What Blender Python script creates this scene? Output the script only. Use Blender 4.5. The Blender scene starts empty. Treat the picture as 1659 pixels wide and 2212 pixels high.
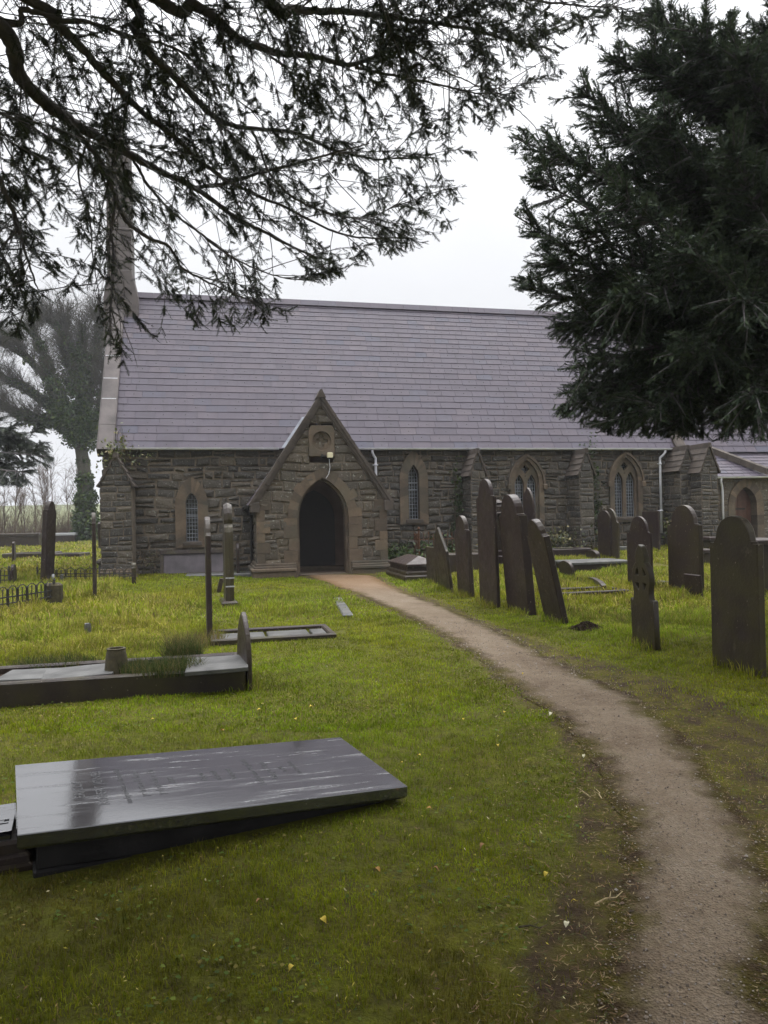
import bpy, math, random
import numpy as np
from mathutils import Matrix, Vector

random.seed(7)
RNG = np.random.default_rng(11)
SC = bpy.context.scene
COL = SC.collection
PI = math.pi

# ------------------------------------------------------------------ survey
# Camera station and the bearing of the church, worked out from the photograph.
F = 1597.6; CX, CY = 829.5, 1106.0
EYE = 1.7; PITCH = math.radians(.5); ROLL = .021; TH = math.radians(13)
O = np.array([0, 0, EYE])
U = np.array([math.cos(TH), math.sin(TH), 0]); V = np.array([-math.sin(TH), math.cos(TH), 0])
P0 = np.array([-1.705, 20.598, .15])          # middle of the porch front, at the threshold

def sstep(x, a, b):
    t = np.clip((x - a) / (b - a), 0, 1)
    return t * t * (3 - 2 * t)

def gz(x, y):
    """Height of the ground."""
    x = np.asarray(x, float); y = np.asarray(y, float)
    u = (x - P0[0]) * U[0] + (y - P0[1]) * U[1]
    v = (x - P0[0]) * V[0] + (y - P0[1]) * V[1]
    z = .15 * sstep(y, 5, 19) + .013 * np.clip(y - 22, 0, 60)
    z = z + .36 * sstep(u, .9, 5) * sstep(v, -7, 1.5) + .06 * sstep(-u, 1, 5) * sstep(v, -3, 1)
    z = z + 9.5 * sstep(y, 95, 330)
    z = z + .022 * np.sin(x * 1.3 + 1.7 * np.sin(y * .6)) * np.sin(y * 1.1 + .8) * sstep(y, 3, 6)
    return z

def ray(px, py):
    x = (px - CX) / F; y = -(py - CY) / F
    c, s = math.cos(ROLL), math.sin(ROLL)
    x, y = c * x + s * y, -s * x + c * y
    c, s = math.cos(PITCH), math.sin(PITCH)
    return np.array([x, c - s * y, s + c * y])

def G(px, py):
    """Where the sight line meets the ground."""
    d = ray(px, py); z = 0.1
    for _ in range(30):
        t = (z - EYE) / d[2]
        p = O + d * t
        z = .5 * z + .5 * float(gz(p[0], p[1]))
    p[2] = float(gz(p[0], p[1]))
    return p

def AT(px, py, dist):
    d = ray(px, py)
    return O + d * (dist / d[1])

def proj(P):
    P = np.asarray(P, float) - O
    c, s = math.cos(PITCH), math.sin(PITCH)
    dx, dy, dz = P[..., 0], c * P[..., 1] + s * P[..., 2], -s * P[..., 1] + c * P[..., 2]
    dy = np.where(np.abs(dy) < 1e-4, 1e-4, dy)
    x, y = dx / dy, dz / dy
    c, s = math.cos(ROLL), math.sin(ROLL)
    x, y = c * x - s * y, s * x + c * y
    return CX + x * F, CY - y * F, dy

# ------------------------------------------------------------------ objects
def tag(o, label=None, cat=None, group=None, kind=None):
    if label: o['label'] = label
    if cat: o['category'] = cat
    if group: o['group'] = group
    if kind: o['kind'] = kind
    return o

def empty(name, loc=(0, 0, 0), rz=0.0):
    o = bpy.data.objects.new(name, None); COL.objects.link(o)
    o.location = loc; o.rotation_euler = (0, 0, rz)
    return o

def link(name, me, mats, parent=None):
    o = bpy.data.objects.new(name, me); COL.objects.link(o)
    for m in (mats if isinstance(mats, (list, tuple)) else [mats]):
        me.materials.append(m)
    if parent: o.parent = parent
    return o

class MB:
    """Collects shapes for one mesh object."""
    def __init__(s):
        s.v = []; s.f = []; s.r = []; s.m = []
    def add(s, verts, faces, rnd=None, mat=0):
        b = len(s.v)
        s.v += [tuple(map(float, p)) for p in verts]
        rnd = random.random() if rnd is None else rnd
        for f in faces:
            s.f.append([b + i for i in f]); s.r.append(rnd); s.m.append(mat)
    def box(s, a, b, X=None, rnd=None, mat=0):
        x0, y0, z0 = a; x1, y1, z1 = b
        P = [(x0, y0, z0), (x1, y0, z0), (x1, y1, z0), (x0, y1, z0), (x0, y0, z1), (x1, y0, z1), (x1, y1, z1), (x0, y1, z1)]
        if X is not None: P = [tuple(X @ Vector(p)) for p in P]
        s.add(P, [(3, 2, 1, 0), (4, 5, 6, 7), (0, 1, 5, 4), (1, 2, 6, 5), (2, 3, 7, 6), (3, 0, 4, 7)], rnd, mat)
    def cbox(s, a, b, c=.01, X=None, rnd=None, mat=0):
        """Box with chamfered top and vertical edges."""
        x0, y0, z0 = a; x1, y1, z1 = b
        rings = [(0, z0), (0, z1 - c), (c, z1)]
        P = []
        for e, z in rings:
            k = c * .7
            P += [(x0 + e + k, y0 + e, z), (x1 - e - k, y0 + e, z), (x1 - e, y0 + e + k, z), (x1 - e, y1 - e - k, z),
                  (x1 - e - k, y1 - e, z), (x0 + e + k, y1 - e, z), (x0 + e, y1 - e - k, z), (x0 + e, y0 + e + k, z)]
        fs = []
        for r in range(2):
            for i in range(8):
                j = (i + 1) % 8
                fs.append((r * 8 + i, r * 8 + j, r * 8 + 8 + j, r * 8 + 8 + i))
        fs += [tuple(range(16, 24)), tuple(range(7, -1, -1))]
        if X is not None: P = [tuple(X @ Vector(p)) for p in P]
        s.add(P, fs, rnd, mat)
    def prism(s, poly, y0, y1, X=None, rnd=None, mat=0, bev=0.0):
        """Outline (x, z) run from y0 to y1, optional chamfer."""
        n = len(poly); pl = np.array(poly, float)
        c = pl.mean(0)
        if bev > 0:
            ext = np.maximum(pl.max(0) - pl.min(0), 1e-3) / 2
            inn = c + (pl - c) * (1 - bev / ext)
            rings = [(inn, y0), (pl, y0 + bev), (pl, y1 - bev), (inn, y1)]
        else:
            rings = [(pl, y0), (pl, y1)]
        P = [(x, y, z) for q, y in rings for x, z in q]
        fs = []
        for r in range(len(rings) - 1):
            for i in range(n):
                j = (i + 1) % n
                fs.append((r * n + i, r * n + j, r * n + n + j, r * n + n + i))
        fs += [tuple(range(n - 1, -1, -1)), tuple(range((len(rings) - 1) * n, len(rings) * n))]
        if X is not None: P = [tuple(X @ Vector(p)) for p in P]
        s.add(P, fs, rnd, mat)
    def strip(s, A, B, y0, y1, mat=0, rnd=None, closed=False):
        """Band between outlines A and B (x, z) with front y0 and depth to y1 (reveal along B)."""
        n = len(A)
        P = [(x, y0, z) for x, z in A] + [(x, y0, z) for x, z in B] + [(x, y1, z) for x, z in B] + [(x, y1, z) for x, z in A]
        fs = []
        for i in range(n if closed else n - 1):
            j = (i + 1) % n
            fs += [(i, j, n + j, n + i), (n + i, n + j, 2 * n + j, 2 * n + i), (3 * n + i, 3 * n + j, j, i)]
        s.add(P, fs, rnd, mat)
    def tube(s, pts, r, n=8, rnd=None, mat=0, cap=True):
        pts = [Vector(p) for p in pts]
        rs = r if isinstance(r, (list, tuple)) else [r] * len(pts)
        P = []; prev = None
        for i, p in enumerate(pts):
            t = (pts[min(i + 1, len(pts) - 1)] - pts[max(i - 1, 0)]).normalized()
            if prev is None:
                a = t.orthogonal().normalized()
            else:
                a = (prev - t * prev.dot(t)).normalized()
            prev = a; b = t.cross(a)
            for k in range(n):
                w = 2 * PI * k / n
                P.append(p + (a * math.cos(w) + b * math.sin(w)) * rs[i])
        fs = []
        for i in range(len(pts) - 1):
            for k in range(n):
                l = (k + 1) % n
                fs.append((i * n + k, i * n + l, i * n + n + l, i * n + n + k))
        if cap:
            fs += [tuple(range(n - 1, -1, -1)), tuple(range((len(pts) - 1) * n, len(pts) * n))]
        s.add(P, fs, rnd, mat)
    def lathe(s, prof, n=20, c=(0, 0), rnd=None, mat=0):
        P = []; fs = []
        for r, z in prof:
            for k in range(n):
                w = 2 * PI * k / n
                P.append((c[0] + r * math.cos(w), c[1] + r * math.sin(w), z))
        for i in range(len(prof) - 1):
            for k in range(n):
                l = (k + 1) % n
                fs.append((i * n + k, i * n + l, i * n + n + l, i * n + n + k))
        fs += [tuple(range(n - 1, -1, -1)), tuple(range((len(prof) - 1) * n, len(prof) * n))]
        s.add(P, fs, rnd, mat)
    def build(s, name, mats, parent=None, smooth=False):
        me = bpy.data.meshes.new(name)
        me.from_pydata(s.v, [], s.f); me.update()
        a = me.attributes.new('rnd', 'FLOAT', 'FACE'); a.data.foreach_set('value', s.r)
        me.polygons.foreach_set('material_index', s.m)
        if smooth: me.polygons.foreach_set('use_smooth', [True] * len(s.f))
        return link(name, me, mats, parent)

class NP:
    """Collects large numpy triangle / quad batches for one mesh object."""
    def __init__(s):
        s.v = []; s.t = []; s.q = []; s.c = []; s.n = 0
    def add(s, v, tris=None, quads=None, col=None):
        v = np.asarray(v, np.float32).reshape(-1, 3)
        if tris is not None: s.t.append(np.asarray(tris, np.int32).reshape(-1, 3) + s.n)
        if quads is not None: s.q.append(np.asarray(quads, np.int32).reshape(-1, 4) + s.n)
        if col is None: col = np.zeros((len(v), 3), np.float32)
        col = np.broadcast_to(np.asarray(col, np.float32), (len(v), 3))
        s.v.append(v); s.c.append(col); s.n += len(v)
    def tube(s, P, R, n=5, col=None):
        P = np.asarray(P, float); N = len(P); R = np.asarray(R, float)
        T = np.gradient(P, axis=0); T /= np.linalg.norm(T, axis=1)[:, None] + 1e-9
        ref = np.array([0, 0, 1.0]) if abs(T[0, 2]) < .8 else np.array([1.0, 0, 0])
        A = np.cross(T, ref); A /= np.linalg.norm(A, axis=1)[:, None] + 1e-9
        B = np.cross(T, A)
        w = np.arange(n) * 2 * PI / n
        ring = P[:, None, :] + R[:, None, None] * (A[:, None, :] * np.cos(w)[None, :, None] + B[:, None, :] * np.sin(w)[None, :, None])
        i = np.arange(N - 1)[:, None] * n; k = np.arange(n)[None, :]; l = (k + 1) % n
        q = np.stack([i + k, i + l, i + n + l, i + n + k], -1)
        s.add(ring.reshape(-1, 3), quads=q.reshape(-1, 4), col=col)
    def build(s, name, mats, parent=None, smooth=False):
        v = np.concatenate(s.v); me = bpy.data.meshes.new(name)
        t = np.concatenate(s.t) if s.t else np.zeros((0, 3), np.int32)
        q = np.concatenate(s.q) if s.q else np.zeros((0, 4), np.int32)
        me.vertices.add(len(v)); me.vertices.foreach_set('co', v.ravel())
        idx = np.concatenate([t.ravel(), q.ravel()]).astype(np.int32)
        me.loops.add(len(idx)); me.loops.foreach_set('vertex_index', idx)
        nt, nq = len(t), len(q)
        me.polygons.add(nt + nq)
        st = np.concatenate([np.arange(nt) * 3, nt * 3 + np.arange(nq) * 4]).astype(np.int32)
        me.polygons.foreach_set('loop_start', st)
        me.update(calc_edges=True)
        c = np.concatenate(s.c); c4 = np.ones((len(c), 4), np.float32); c4[:, :3] = c
        a = me.attributes.new('col', 'FLOAT_COLOR', 'POINT'); a.data.foreach_set('color', c4.ravel())
        if smooth: me.polygons.foreach_set('use_smooth', np.ones(nt + nq, bool))
        me.validate()
        return link(name, me, mats, parent)

def catmull(P, n):
    P = np.asarray(P, float)
    P = np.vstack([2 * P[0] - P[1], P, 2 * P[-1] - P[-2]])
    k = len(P) - 3
    out = []
    for t in np.linspace(0, k - 1e-6, n):
        i = int(t); f = t - i
        a, b, c, d = P[i], P[i + 1], P[i + 2], P[i + 3]
        out.append(.5 * (2 * b + (c - a) * f + (2 * a - 5 * b + 4 * c - d) * f * f + (3 * b - a - 3 * c + d) * f ** 3))
    return np.array(out)

# ------------------------------------------------------------------ materials
class NT:
    def __init__(s, name):
        s.m = bpy.data.materials.new(name); s.m.use_nodes = True
        s.t = s.m.node_tree; s.N = s.t.nodes; s.b = s.N['Principled BSDF']
        s.N['Principled BSDF'].inputs['Specular IOR Level'].default_value = .4
        s._c = None
    def n(s, typ, **kw):
        x = s.N.new(typ)
        for k, val in kw.items():
            if k in x.inputs.keys() if isinstance(k, str) else False: x.inputs[k].default_value = val
            else: setattr(x, k, val)
        return x
    def l(s, a, b): s.t.links.new(a, b)
    def coord(s, kind='Object', scale=(1, 1, 1)):
        tc = s.n('ShaderNodeTexCoord'); mp = s.n('ShaderNodeMapping'); mp.inputs['Scale'].default_value = scale
        s.l(tc.outputs[kind], mp.inputs['Vector'])
        return mp.outputs['Vector']
    def noise(s, vec, scale=5, detail=4, rough=.55, out='Fac'):
        x = s.n('ShaderNodeTexNoise'); x.inputs['Scale'].default_value = scale; x.inputs['Detail'].default_value = detail
        x.inputs['Roughness'].default_value = rough
        if vec is not None: s.l(vec, x.inputs['Vector'])
        return x.outputs[out]
    def ramp(s, fac, stops):
        x = s.n('ShaderNodeValToRGB'); r = x.color_ramp
        while len(r.elements) > 1: r.elements.remove(r.elements[-1])
        for i, (p, c) in enumerate(stops):
            e = r.elements[0] if i == 0 else r.elements.new(p)
            e.position = p; e.color = (*c, 1) if len(c) == 3 else c
        s.l(fac, x.inputs['Fac'])
        return x.outputs['Color']
    def mix(s, fac, a, b, mode='MIX'):
        x = s.n('ShaderNodeMix'); x.data_type = 'RGBA'; x.blend_type = mode
        for sock, val in ((x.inputs[0], fac), (x.inputs[6], a), (x.inputs[7], b)):
            if hasattr(val, 'is_output') or isinstance(val, bpy.types.NodeSocket): s.l(val, sock)
            elif isinstance(val, (int, float)): sock.default_value = val
            else: sock.default_value = (*val, 1)
        return x.outputs[2]
    def math(s, op, a, b=None):
        x = s.n('ShaderNodeMath'); x.operation = op
        for i, val in enumerate((a, b)):
            if val is None: continue
            if isinstance(val, bpy.types.NodeSocket): s.l(val, x.inputs[i])
            else: x.inputs[i].default_value = val
        return x.outputs[0]
    def attr(s, name, out='Fac'):
        x = s.n('ShaderNodeAttribute'); x.attribute_name = name
        return x.outputs[out]
    def objrnd(s):
        return s.n('ShaderNodeObjectInfo').outputs['Random']
    def bump(s, h, strength=.3, dist=.02):
        x = s.n('ShaderNodeBump'); x.inputs['Strength'].default_value = strength; x.inputs['Distance'].default_value = dist
        s.l(h, x.inputs['Height']); s.l(x.outputs['Normal'], s.b.inputs['Normal'])
    def base(s, c):
        if isinstance(c, bpy.types.NodeSocket): s.l(c, s.b.inputs['Base Color'])
        else: s.b.inputs['Base Color'].default_value = (*c, 1)
    def rough(s, r):
        if isinstance(r, bpy.types.NodeSocket): s.l(r, s.b.inputs['Roughness'])
        else: s.b.inputs['Roughness'].default_value = r

def mat_plain(name, c, r=.6, var=.25, scale=6, spec=.4, metal=0, bump=.1):
    t = NT(name); v = t.coord()
    k = t.noise(v, scale, 5)
    lo = tuple(x * (1 - var) for x in c); hi = tuple(min(1, x * (1 + var)) for x in c)
    t.base(t.ramp(k, [(.3, lo), (.7, hi)])); t.rough(r)
    t.b.inputs['Specular IOR Level'].default_value = spec; t.b.inputs['Metallic'].default_value = metal
    if bump: t.bump(t.noise(v, scale * 4, 4), bump)
    return t.m

def mat_rubble(name, stops, lichen=.12):
    t = NT(name); v = t.coord()
    c = t.ramp(t.attr('rnd'), stops)
    n1 = t.noise(v, 3.2, 6, .65); n2 = t.noise(v, 16, 5, .6)
    c = t.mix(t.ramp(n1, [(.35, (0, 0, 0)), (.7, (1, 1, 1))]), c, t.mix(.5, c, (.035, .03, .025)))
    c = t.mix(t.ramp(n2, [(.35, (.55, .55, .55)), (.65, (0, 0, 0))]), c, t.mix(1, c, (.6, .57, .52), 'MULTIPLY'))
    li = t.noise(v, 15, 4, .6)
    c = t.mix(t.ramp(li, [(.60, (0, 0, 0)), (.70, (lichen * 5,) * 3)]), c, (.34, .34, .29))
    t.base(c); t.rough(t.ramp(n1, [(.3, (.45,) * 3), (.7, (.85,) * 3)]))
    t.bump(t.noise(v, 22, 6, .7), .8, .05)
    return t.m

def mat_headstone():
    t = NT('headstone slate'); v = t.coord('Object')
    oi = t.objrnd()
    off = t.n('ShaderNodeVectorMath'); off.operation = 'ADD'
    cb = t.n('ShaderNodeCombineXYZ')
    sc = t.math('MULTIPLY', oi, 37.0); t.l(sc, cb.inputs[0]); t.l(sc, cb.inputs[2])
    t.l(v, off.inputs[0]); t.l(cb.outputs[0], off.inputs[1]); v = off.outputs[0]
    c = t.ramp(oi, [(0, (.030, .020, .019)), (.35, (.024, .017, .017)), (.65, (.034, .025, .022)), (1, (.022, .016, .017))])
    n1 = t.noise(v, 2.2, 6, .6)
    c = t.mix(t.ramp(n1, [(.46, (0, 0, 0)), (.72, (.75,) * 3)]), c, (.045, .040, .016))
    n2 = t.noise(v, 7, 6, .7)
    c = t.mix(t.ramp(n2, [(.35, (.6,) * 3), (.6, (0, 0, 0))]), c, t.mix(1, c, (.55, .5, .5), 'MULTIPLY'))
    wv = t.n('ShaderNodeMapping'); wv.inputs['Scale'].default_value = (5, 5, 1.2); t.l(v, wv.inputs['Vector'])
    st = t.noise(wv.outputs['Vector'], 1.5, 4, .6)
    c = t.mix(t.ramp(st, [(.5, (0, 0, 0)), (.75, (.3,) * 3)]), c, (.075, .064, .054))
    sp = t.noise(v, 26, 2, .4)
    c = t.mix(t.ramp(sp, [(.70, (0, 0, 0)), (.75, (.7,) * 3)]), c, (.26, .25, .21))
    l2 = t.noise(v, 5.5, 5, .7)
    c = t.mix(t.ramp(l2, [(.60, (0, 0, 0)), (.68, (.5,) * 3)]), c, (.105, .100, .075))
    gm = t.math('MULTIPLY', t.ramp(oi, [(.55, (0, 0, 0)), (.85, (.55,) * 3)]), t.ramp(n1, [(.35, (0, 0, 0)), (.6, (1, 1, 1))]))
    c = t.mix(gm, c, (.046, .044, .014))
    c = t.mix(1, c, (.92, .83, .79), 'MULTIPLY')
    t.base(c); t.rough(t.ramp(n2, [(.3, (.32,) * 3), (.7, (.6,) * 3)])); t.b.inputs['Specular IOR Level'].default_value = .28
    t.bump(t.noise(v, 30, 5, .7), .25, .02)
    return t.m

def mat_slates():
    t = NT('roof slates'); v = t.coord()
    c = t.ramp(t.attr('rnd'), [(0, (.055, .046, .060)), (.3, (.067, .055, .070)), (.55, (.060, .051, .067)), (.8, (.072, .058, .071)), (.93, (.053, .051, .071)), (1, (.083, .067, .078))])
    n = t.noise(v, 1.2, 6, .65)
    c = t.mix(t.ramp(n, [(.35, (.45,) * 3), (.62, (0, 0, 0))]), c, t.mix(1, c, (.82, .8, .82), 'MULTIPLY'))
    n2 = t.noise(v, 11, 5, .7)
    c = t.mix(t.ramp(n2, [(.6, (0, 0, 0)), (.8, (.35,) * 3)]), c, (.098, .082, .090))
    mp = t.n('ShaderNodeMapping'); mp.inputs['Scale'].default_value = (5, .5, .5); t.l(v, mp.inputs['Vector'])
    c = t.mix(t.ramp(t.noise(mp.outputs['Vector'], 1.2, 5, .6), [(.52, (0, 0, 0)), (.75, (.35,) * 3)]), c, (.042, .036, .041))
    t.base(c); t.rough(t.ramp(n2, [(.3, (.45,) * 3), (.75, (.62,) * 3)]))
    t.b.inputs['Specular IOR Level'].default_value = .2
    t.bump(t.noise(v, 40, 4, .6), .12, .01)
    return t.m

def mat_sandstone():
    t = NT('dressed sandstone'); v = t.coord()
    n = t.noise(v, 2.4, 6, .65); n2 = t.noise(v, 14, 5, .7)
    c = t.ramp(n, [(.3, (.075, .056, .040)), (.5, (.105, .078, .053)), (.7, (.135, .102, .07))])
    c = t.mix(t.ramp(n2, [(.35, (.6,) * 3), (.6, (0, 0, 0))]), c, t.mix(1, c, (.62, .58, .55), 'MULTIPLY'))
    c = t.mix(t.ramp(t.noise(v, 1.1, 4), [(.47, (0, 0, 0)), (.66, (.6,) * 3)]), c, (.06, .06, .042))
    c = t.mix(1, c, t.ramp(t.attr('rnd'), [(0, (.62, .62, .62)), (.5, (.95, .93, .9)), (1, (1.3, 1.26, 1.2))]), 'MULTIPLY')
    t.base(c); t.rough(.8); t.bump(t.noise(v, 30, 5, .7), .35, .02)
    return t.m

def mat_leaf(name, trans=.25, rough=.5, spec=.3):
    t = NT(name); c = t.attr('col', 'Color')
    t.base(c); t.rough(rough); t.b.inputs['Specular IOR Level'].default_value = spec
    if trans:
        tr = t.n('ShaderNodeBsdfTranslucent'); t.l(c, tr.inputs['Color'])
        mx = t.n('ShaderNodeMixShader'); mx.inputs[0].default_value = trans
        t.l(t.b.outputs[0], mx.inputs[1]); t.l(tr.outputs[0], mx.inputs[2])
        t.l(mx.outputs[0], t.N['Material Output'].inputs['Surface'])
    return t.m

def mat_ground():
    t = NT('turf and soil')
    gcoord = t.n('ShaderNodeNewGeometry').outputs['Position']
    n = t.noise(gcoord, .55, 6, .6); n2 = t.noise(gcoord, 9, 6, .7); n3 = t.noise(gcoord, 55, 4, .7)
    c = t.ramp(n, [(.3, (.085, .084, .007)), (.5, (.10, .108, .006)), (.7, (.13, .112, .012))])
    c = t.mix(t.ramp(n2, [(.35, (.8,) * 3), (.62, (0, 0, 0))]), c, (.052, .042, .014))
    c = t.mix(t.ramp(n3, [(.3, (.7,) * 3), (.6, (0, 0, 0))]), c, t.mix(1, c, (.45, .45, .4), 'MULTIPLY'))
    bare = t.attr('bare')
    bcol = t.ramp(t.noise(gcoord, 2.4, 6, .7), [(.3, (.036, .023, .013)), (.48, (.052, .034, .019)), (.6, (.058, .048, .012)), (.75, (.07, .064, .012))])
    bcol = t.mix(t.ramp(n3, [(.3, (.65,) * 3), (.65, (0, 0, 0))]), bcol, t.mix(1, bcol, (.45, .42, .4), 'MULTIPLY'))
    bcol = t.mix(t.math('MULTIPLY', t.attr('moss'), t.ramp(t.noise(gcoord, 3.5, 6, .7), [(.42, (0, 0, 0)), (.6, (1, 1, 1))])), bcol, t.mix(t.noise(gcoord, 30, 3), (.055, .050, .008), (.105, .092, .010)))
    bf = t.math('ADD', bare, t.math('MULTIPLY', t.math('SUBTRACT', t.noise(gcoord, 5, 5, .7), .5), .9))
    c = t.mix(t.ramp(bf, [(.35, (0, 0, 0)), (.65, (1, 1, 1))]), c, bcol)
    far = t.attr('far')
    c = t.mix(far, c, t.ramp(t.noise(gcoord, .02, 3), [(.35, (.10, .115, .05)), (.65, (.13, .14, .06))]))
    t.base(c); t.rough(.9); t.b.inputs['Specular IOR Level'].default_value = .15
    t.bump(t.math('ADD', n3, t.math('MULTIPLY', n2, 2.0)), .8, .03)
    return t.m

def mat_path():
    t = NT('gravel path')
    g = t.n('ShaderNodeNewGeometry').outputs['Position']
    n = t.noise(g, .9, 6, .65); n3 = t.noise(g, 70, 4, .75); n4 = t.noise(g, 14, 5, .7)
    c = t.ramp(n, [(.3, (.140, .106, .074)), (.5, (.192, .152, .110)), (.7, (.23, .19, .145))])
    c = t.mix(t.ramp(n4, [(.4, (.55,) * 3), (.65, (0, 0, 0))]), c, t.mix(1, c, (.72, .68, .62), 'MULTIPLY'))
    vo = t.n('ShaderNodeTexVoronoi'); vo.inputs['Scale'].default_value = 85; t.l(g, vo.inputs['Vector'])
    c = t.mix(.22, c, t.mix(1, c, t.ramp(t.noise(vo.outputs['Position'], 60, 1), [(.3, (.25, .22, .2)), (.7, (1.9, 1.85, 1.8))]), 'MULTIPLY'))
    e = t.math('ADD', t.attr('edge'), t.math('MULTIPLY', t.math('SUBTRACT', t.noise(g, 3.2, 6, .7), .5), 1.5))
    e = t.ramp(e, [(.12, (1, 1, 1)), (.62, (0, 0, 0))])
    soil = t.ramp(t.noise(g, 2.4, 6, .7), [(.3, (.036, .023, .013)), (.48, (.055, .036, .02)), (.6, (.060, .050, .013)), (.75, (.07, .064, .012))])
    soil = t.mix(t.ramp(t.noise(g, 3.5, 6, .7), [(.42, (0, 0, 0)), (.6, (.8,) * 3)]), soil, t.mix(t.noise(g, 30, 3), (.055, .050, .008), (.105, .092, .010)))
    soil = t.mix(t.ramp(n3, [(.3, (.65,) * 3), (.65, (0, 0, 0))]), soil, t.mix(1, soil, (.5, .45, .4), 'MULTIPLY'))
    c = t.mix(e, c, soil)
    red = t.attr('red')
    c = t.mix(t.math('MULTIPLY', red, .55), c, (.20, .115, .06))
    t.base(c); t.rough(.85); t.b.inputs['Specular IOR Level'].default_value = .08
    t.bump(t.math('ADD', n3, vo.outputs['Distance']), .9, .02)
    return t.m

def mat_wet_slab():
    t = NT('wet polished slate'); v = t.coord()
    n = t.noise(v, 2.5, 5, .6)
    mp = t.n('ShaderNodeMapping'); mp.inputs['Scale'].default_value = (.7, 9, 1); t.l(v, mp.inputs['Vector'])
    st = t.noise(mp.outputs['Vector'], 1.6, 6, .7)
    t.base(t.ramp(n, [(.3, (.014, .014, .017)), (.7, (.028, .028, .032))]))
    r = t.ramp(st, [(.36, (.34,) * 3), (.46, (.10,) * 3), (.62, (.07,) * 3), (.72, (.30,) * 3)])
    t.rough(r)
    t.b.inputs['Specular IOR Level'].default_value = 1.0; t.b.inputs['IOR'].default_value = 1.6; t.b.inputs['Coat Weight'].default_value = .8; t.l(r, t.b.inputs['Coat Roughness']); t.b.inputs['Coat IOR'].default_value = 1.7
    t.bump(t.noise(v, 45, 4, .6), .05, .004)
    return t.m

def mat_glass():
    t = NT('old window glass'); v = t.coord()
    t.base((.012, .015, .018)); t.rough(.12); t.b.inputs['Specular IOR Level'].default_value = .6
    t.bump(t.noise(v, 14, 3), .5, .02)
    return t.m

WALL = [(0, (.028, .025, .022)), (.2, (.050, .044, .036)), (.4, (.078, .067, .052)), (.55, (.040, .037, .033)), (.75, (.120, .099, .071)), (.88, (.056, .052, .047)), (1, (.092, .083, .070))]
PORCHW = [(0, (.065, .053, .038)), (.25, (.105, .083, .056)), (.5, (.075, .066, .05)), (.75, (.125, .098, .064)), (1, (.10, .084, .06))]
M = dict(
    rubble=mat_rubble('nave rubble stone', WALL),
    porch_rubble=mat_rubble('porch rubble stone', PORCHW, .16),
    mortar=mat_plain('lime mortar', (.135, .110, .082), .9, .4, 9, .2, 0, .4),
    stone=mat_sandstone(),
    slates=mat_slates(),
    head=mat_headstone(),
    slab=mat_wet_slab(),
    wet=mat_plain('wet grey slate', (.075, .074, .070), .42, .5, 3.5, .35, 0, .25),
    coping=mat_plain('coping stone', (.058, .046, .037), .75, .35, 4, .3, 0, .4),
    oldcoping=mat_plain('weathered coping slab', (.085, .072, .068), .7, .4, 1.6, .35, 0, .3),
    gutter=mat_plain('pale grey gutter paint', (.58, .58, .62), .4, .15, 3, .4, 0, 0),
    lead=mat_plain('lead flashing', (.15, .16, .18), .65, .25, 5, .4, .3, .1),
    came=mat_plain('window lattice paint', (.32, .34, .38), .5, .1, 3, .4, 0, 0),
    glass=mat_glass(),
    doorwood=mat_plain('shade blackened oak door', (.012, .008, .006), .6, .3, 8),  # dark oak, blackened further to carry the porch interior's shade
    reddoor=mat_plain('varnished red brown door', (.075, .034, .02), .5, .25, 6),
    plaster=mat_plain('brown porch plaster', (.11, .07, .048), .85, .25, 3),
    iron=mat_plain('black wrought iron', (.022, .02, .018), .6, .4, 20, .4, .2, .2),
    rust=mat_plain('rusty iron', (.10, .045, .022), .8, .5, 18, .3, 0, .3),
    bark=mat_plain('yew bark', (.10, .09, .092), .85, .4, 9, .2, 0, .6),
    greybark=mat_plain('grey twig bark', (.05, .046, .034), .85, .3, 9, .2, 0, .4),
    redbark=mat_plain('reddish brown twig bark', (.10, .07, .052), .85, .3, 9, .2, 0, .3),
    yew=mat_leaf('yew needles', .2, .6, .1),
    ivy=mat_leaf('ivy leaves', .1, .45),
    grass=mat_leaf('grass blades', .35, .6, .08),
    leaf=mat_leaf('fallen leaf', .1, .6, .1),
    ground=mat_ground(),
    path=mat_path(),
    soil=mat_plain('dark loose soil', (.035, .022, .014), .95, .5, 25, .2, 0, 1),
    pot=mat_plain('mossy stone pot', (.05, .042, .022), .85, .35, 14, .3, 0, .6),
    black=mat_plain('shade darkened slate', (.014, .013, .013), .55, .4, 5, .2, 0, .2),  # ledger plinth: shade on its sides is put into this colour
    tablet=mat_plain('stained mauve slate', (.075, .064, .070), .5, .45, 2.2, .3, 0, .2),
    pale=mat_plain('pale granite', (.30, .30, .31), .6, .25, 20, .4, 0, .2),
    lampw=mat_plain('yellowed lamp plastic', (.55, .50, .34), .4, .1, 5, .4, 0, 0),
    letter=mat_plain('cut lettering', (.05, .05, .054), .25, .3, 30, 1, 0, 0),
)

# ================================================================== THE CHURCH
church = empty('church', P0, TH)
tag(church, 'rubble stone church with steep slate roof, gabled porch and slim bellcote', 'church')

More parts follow.
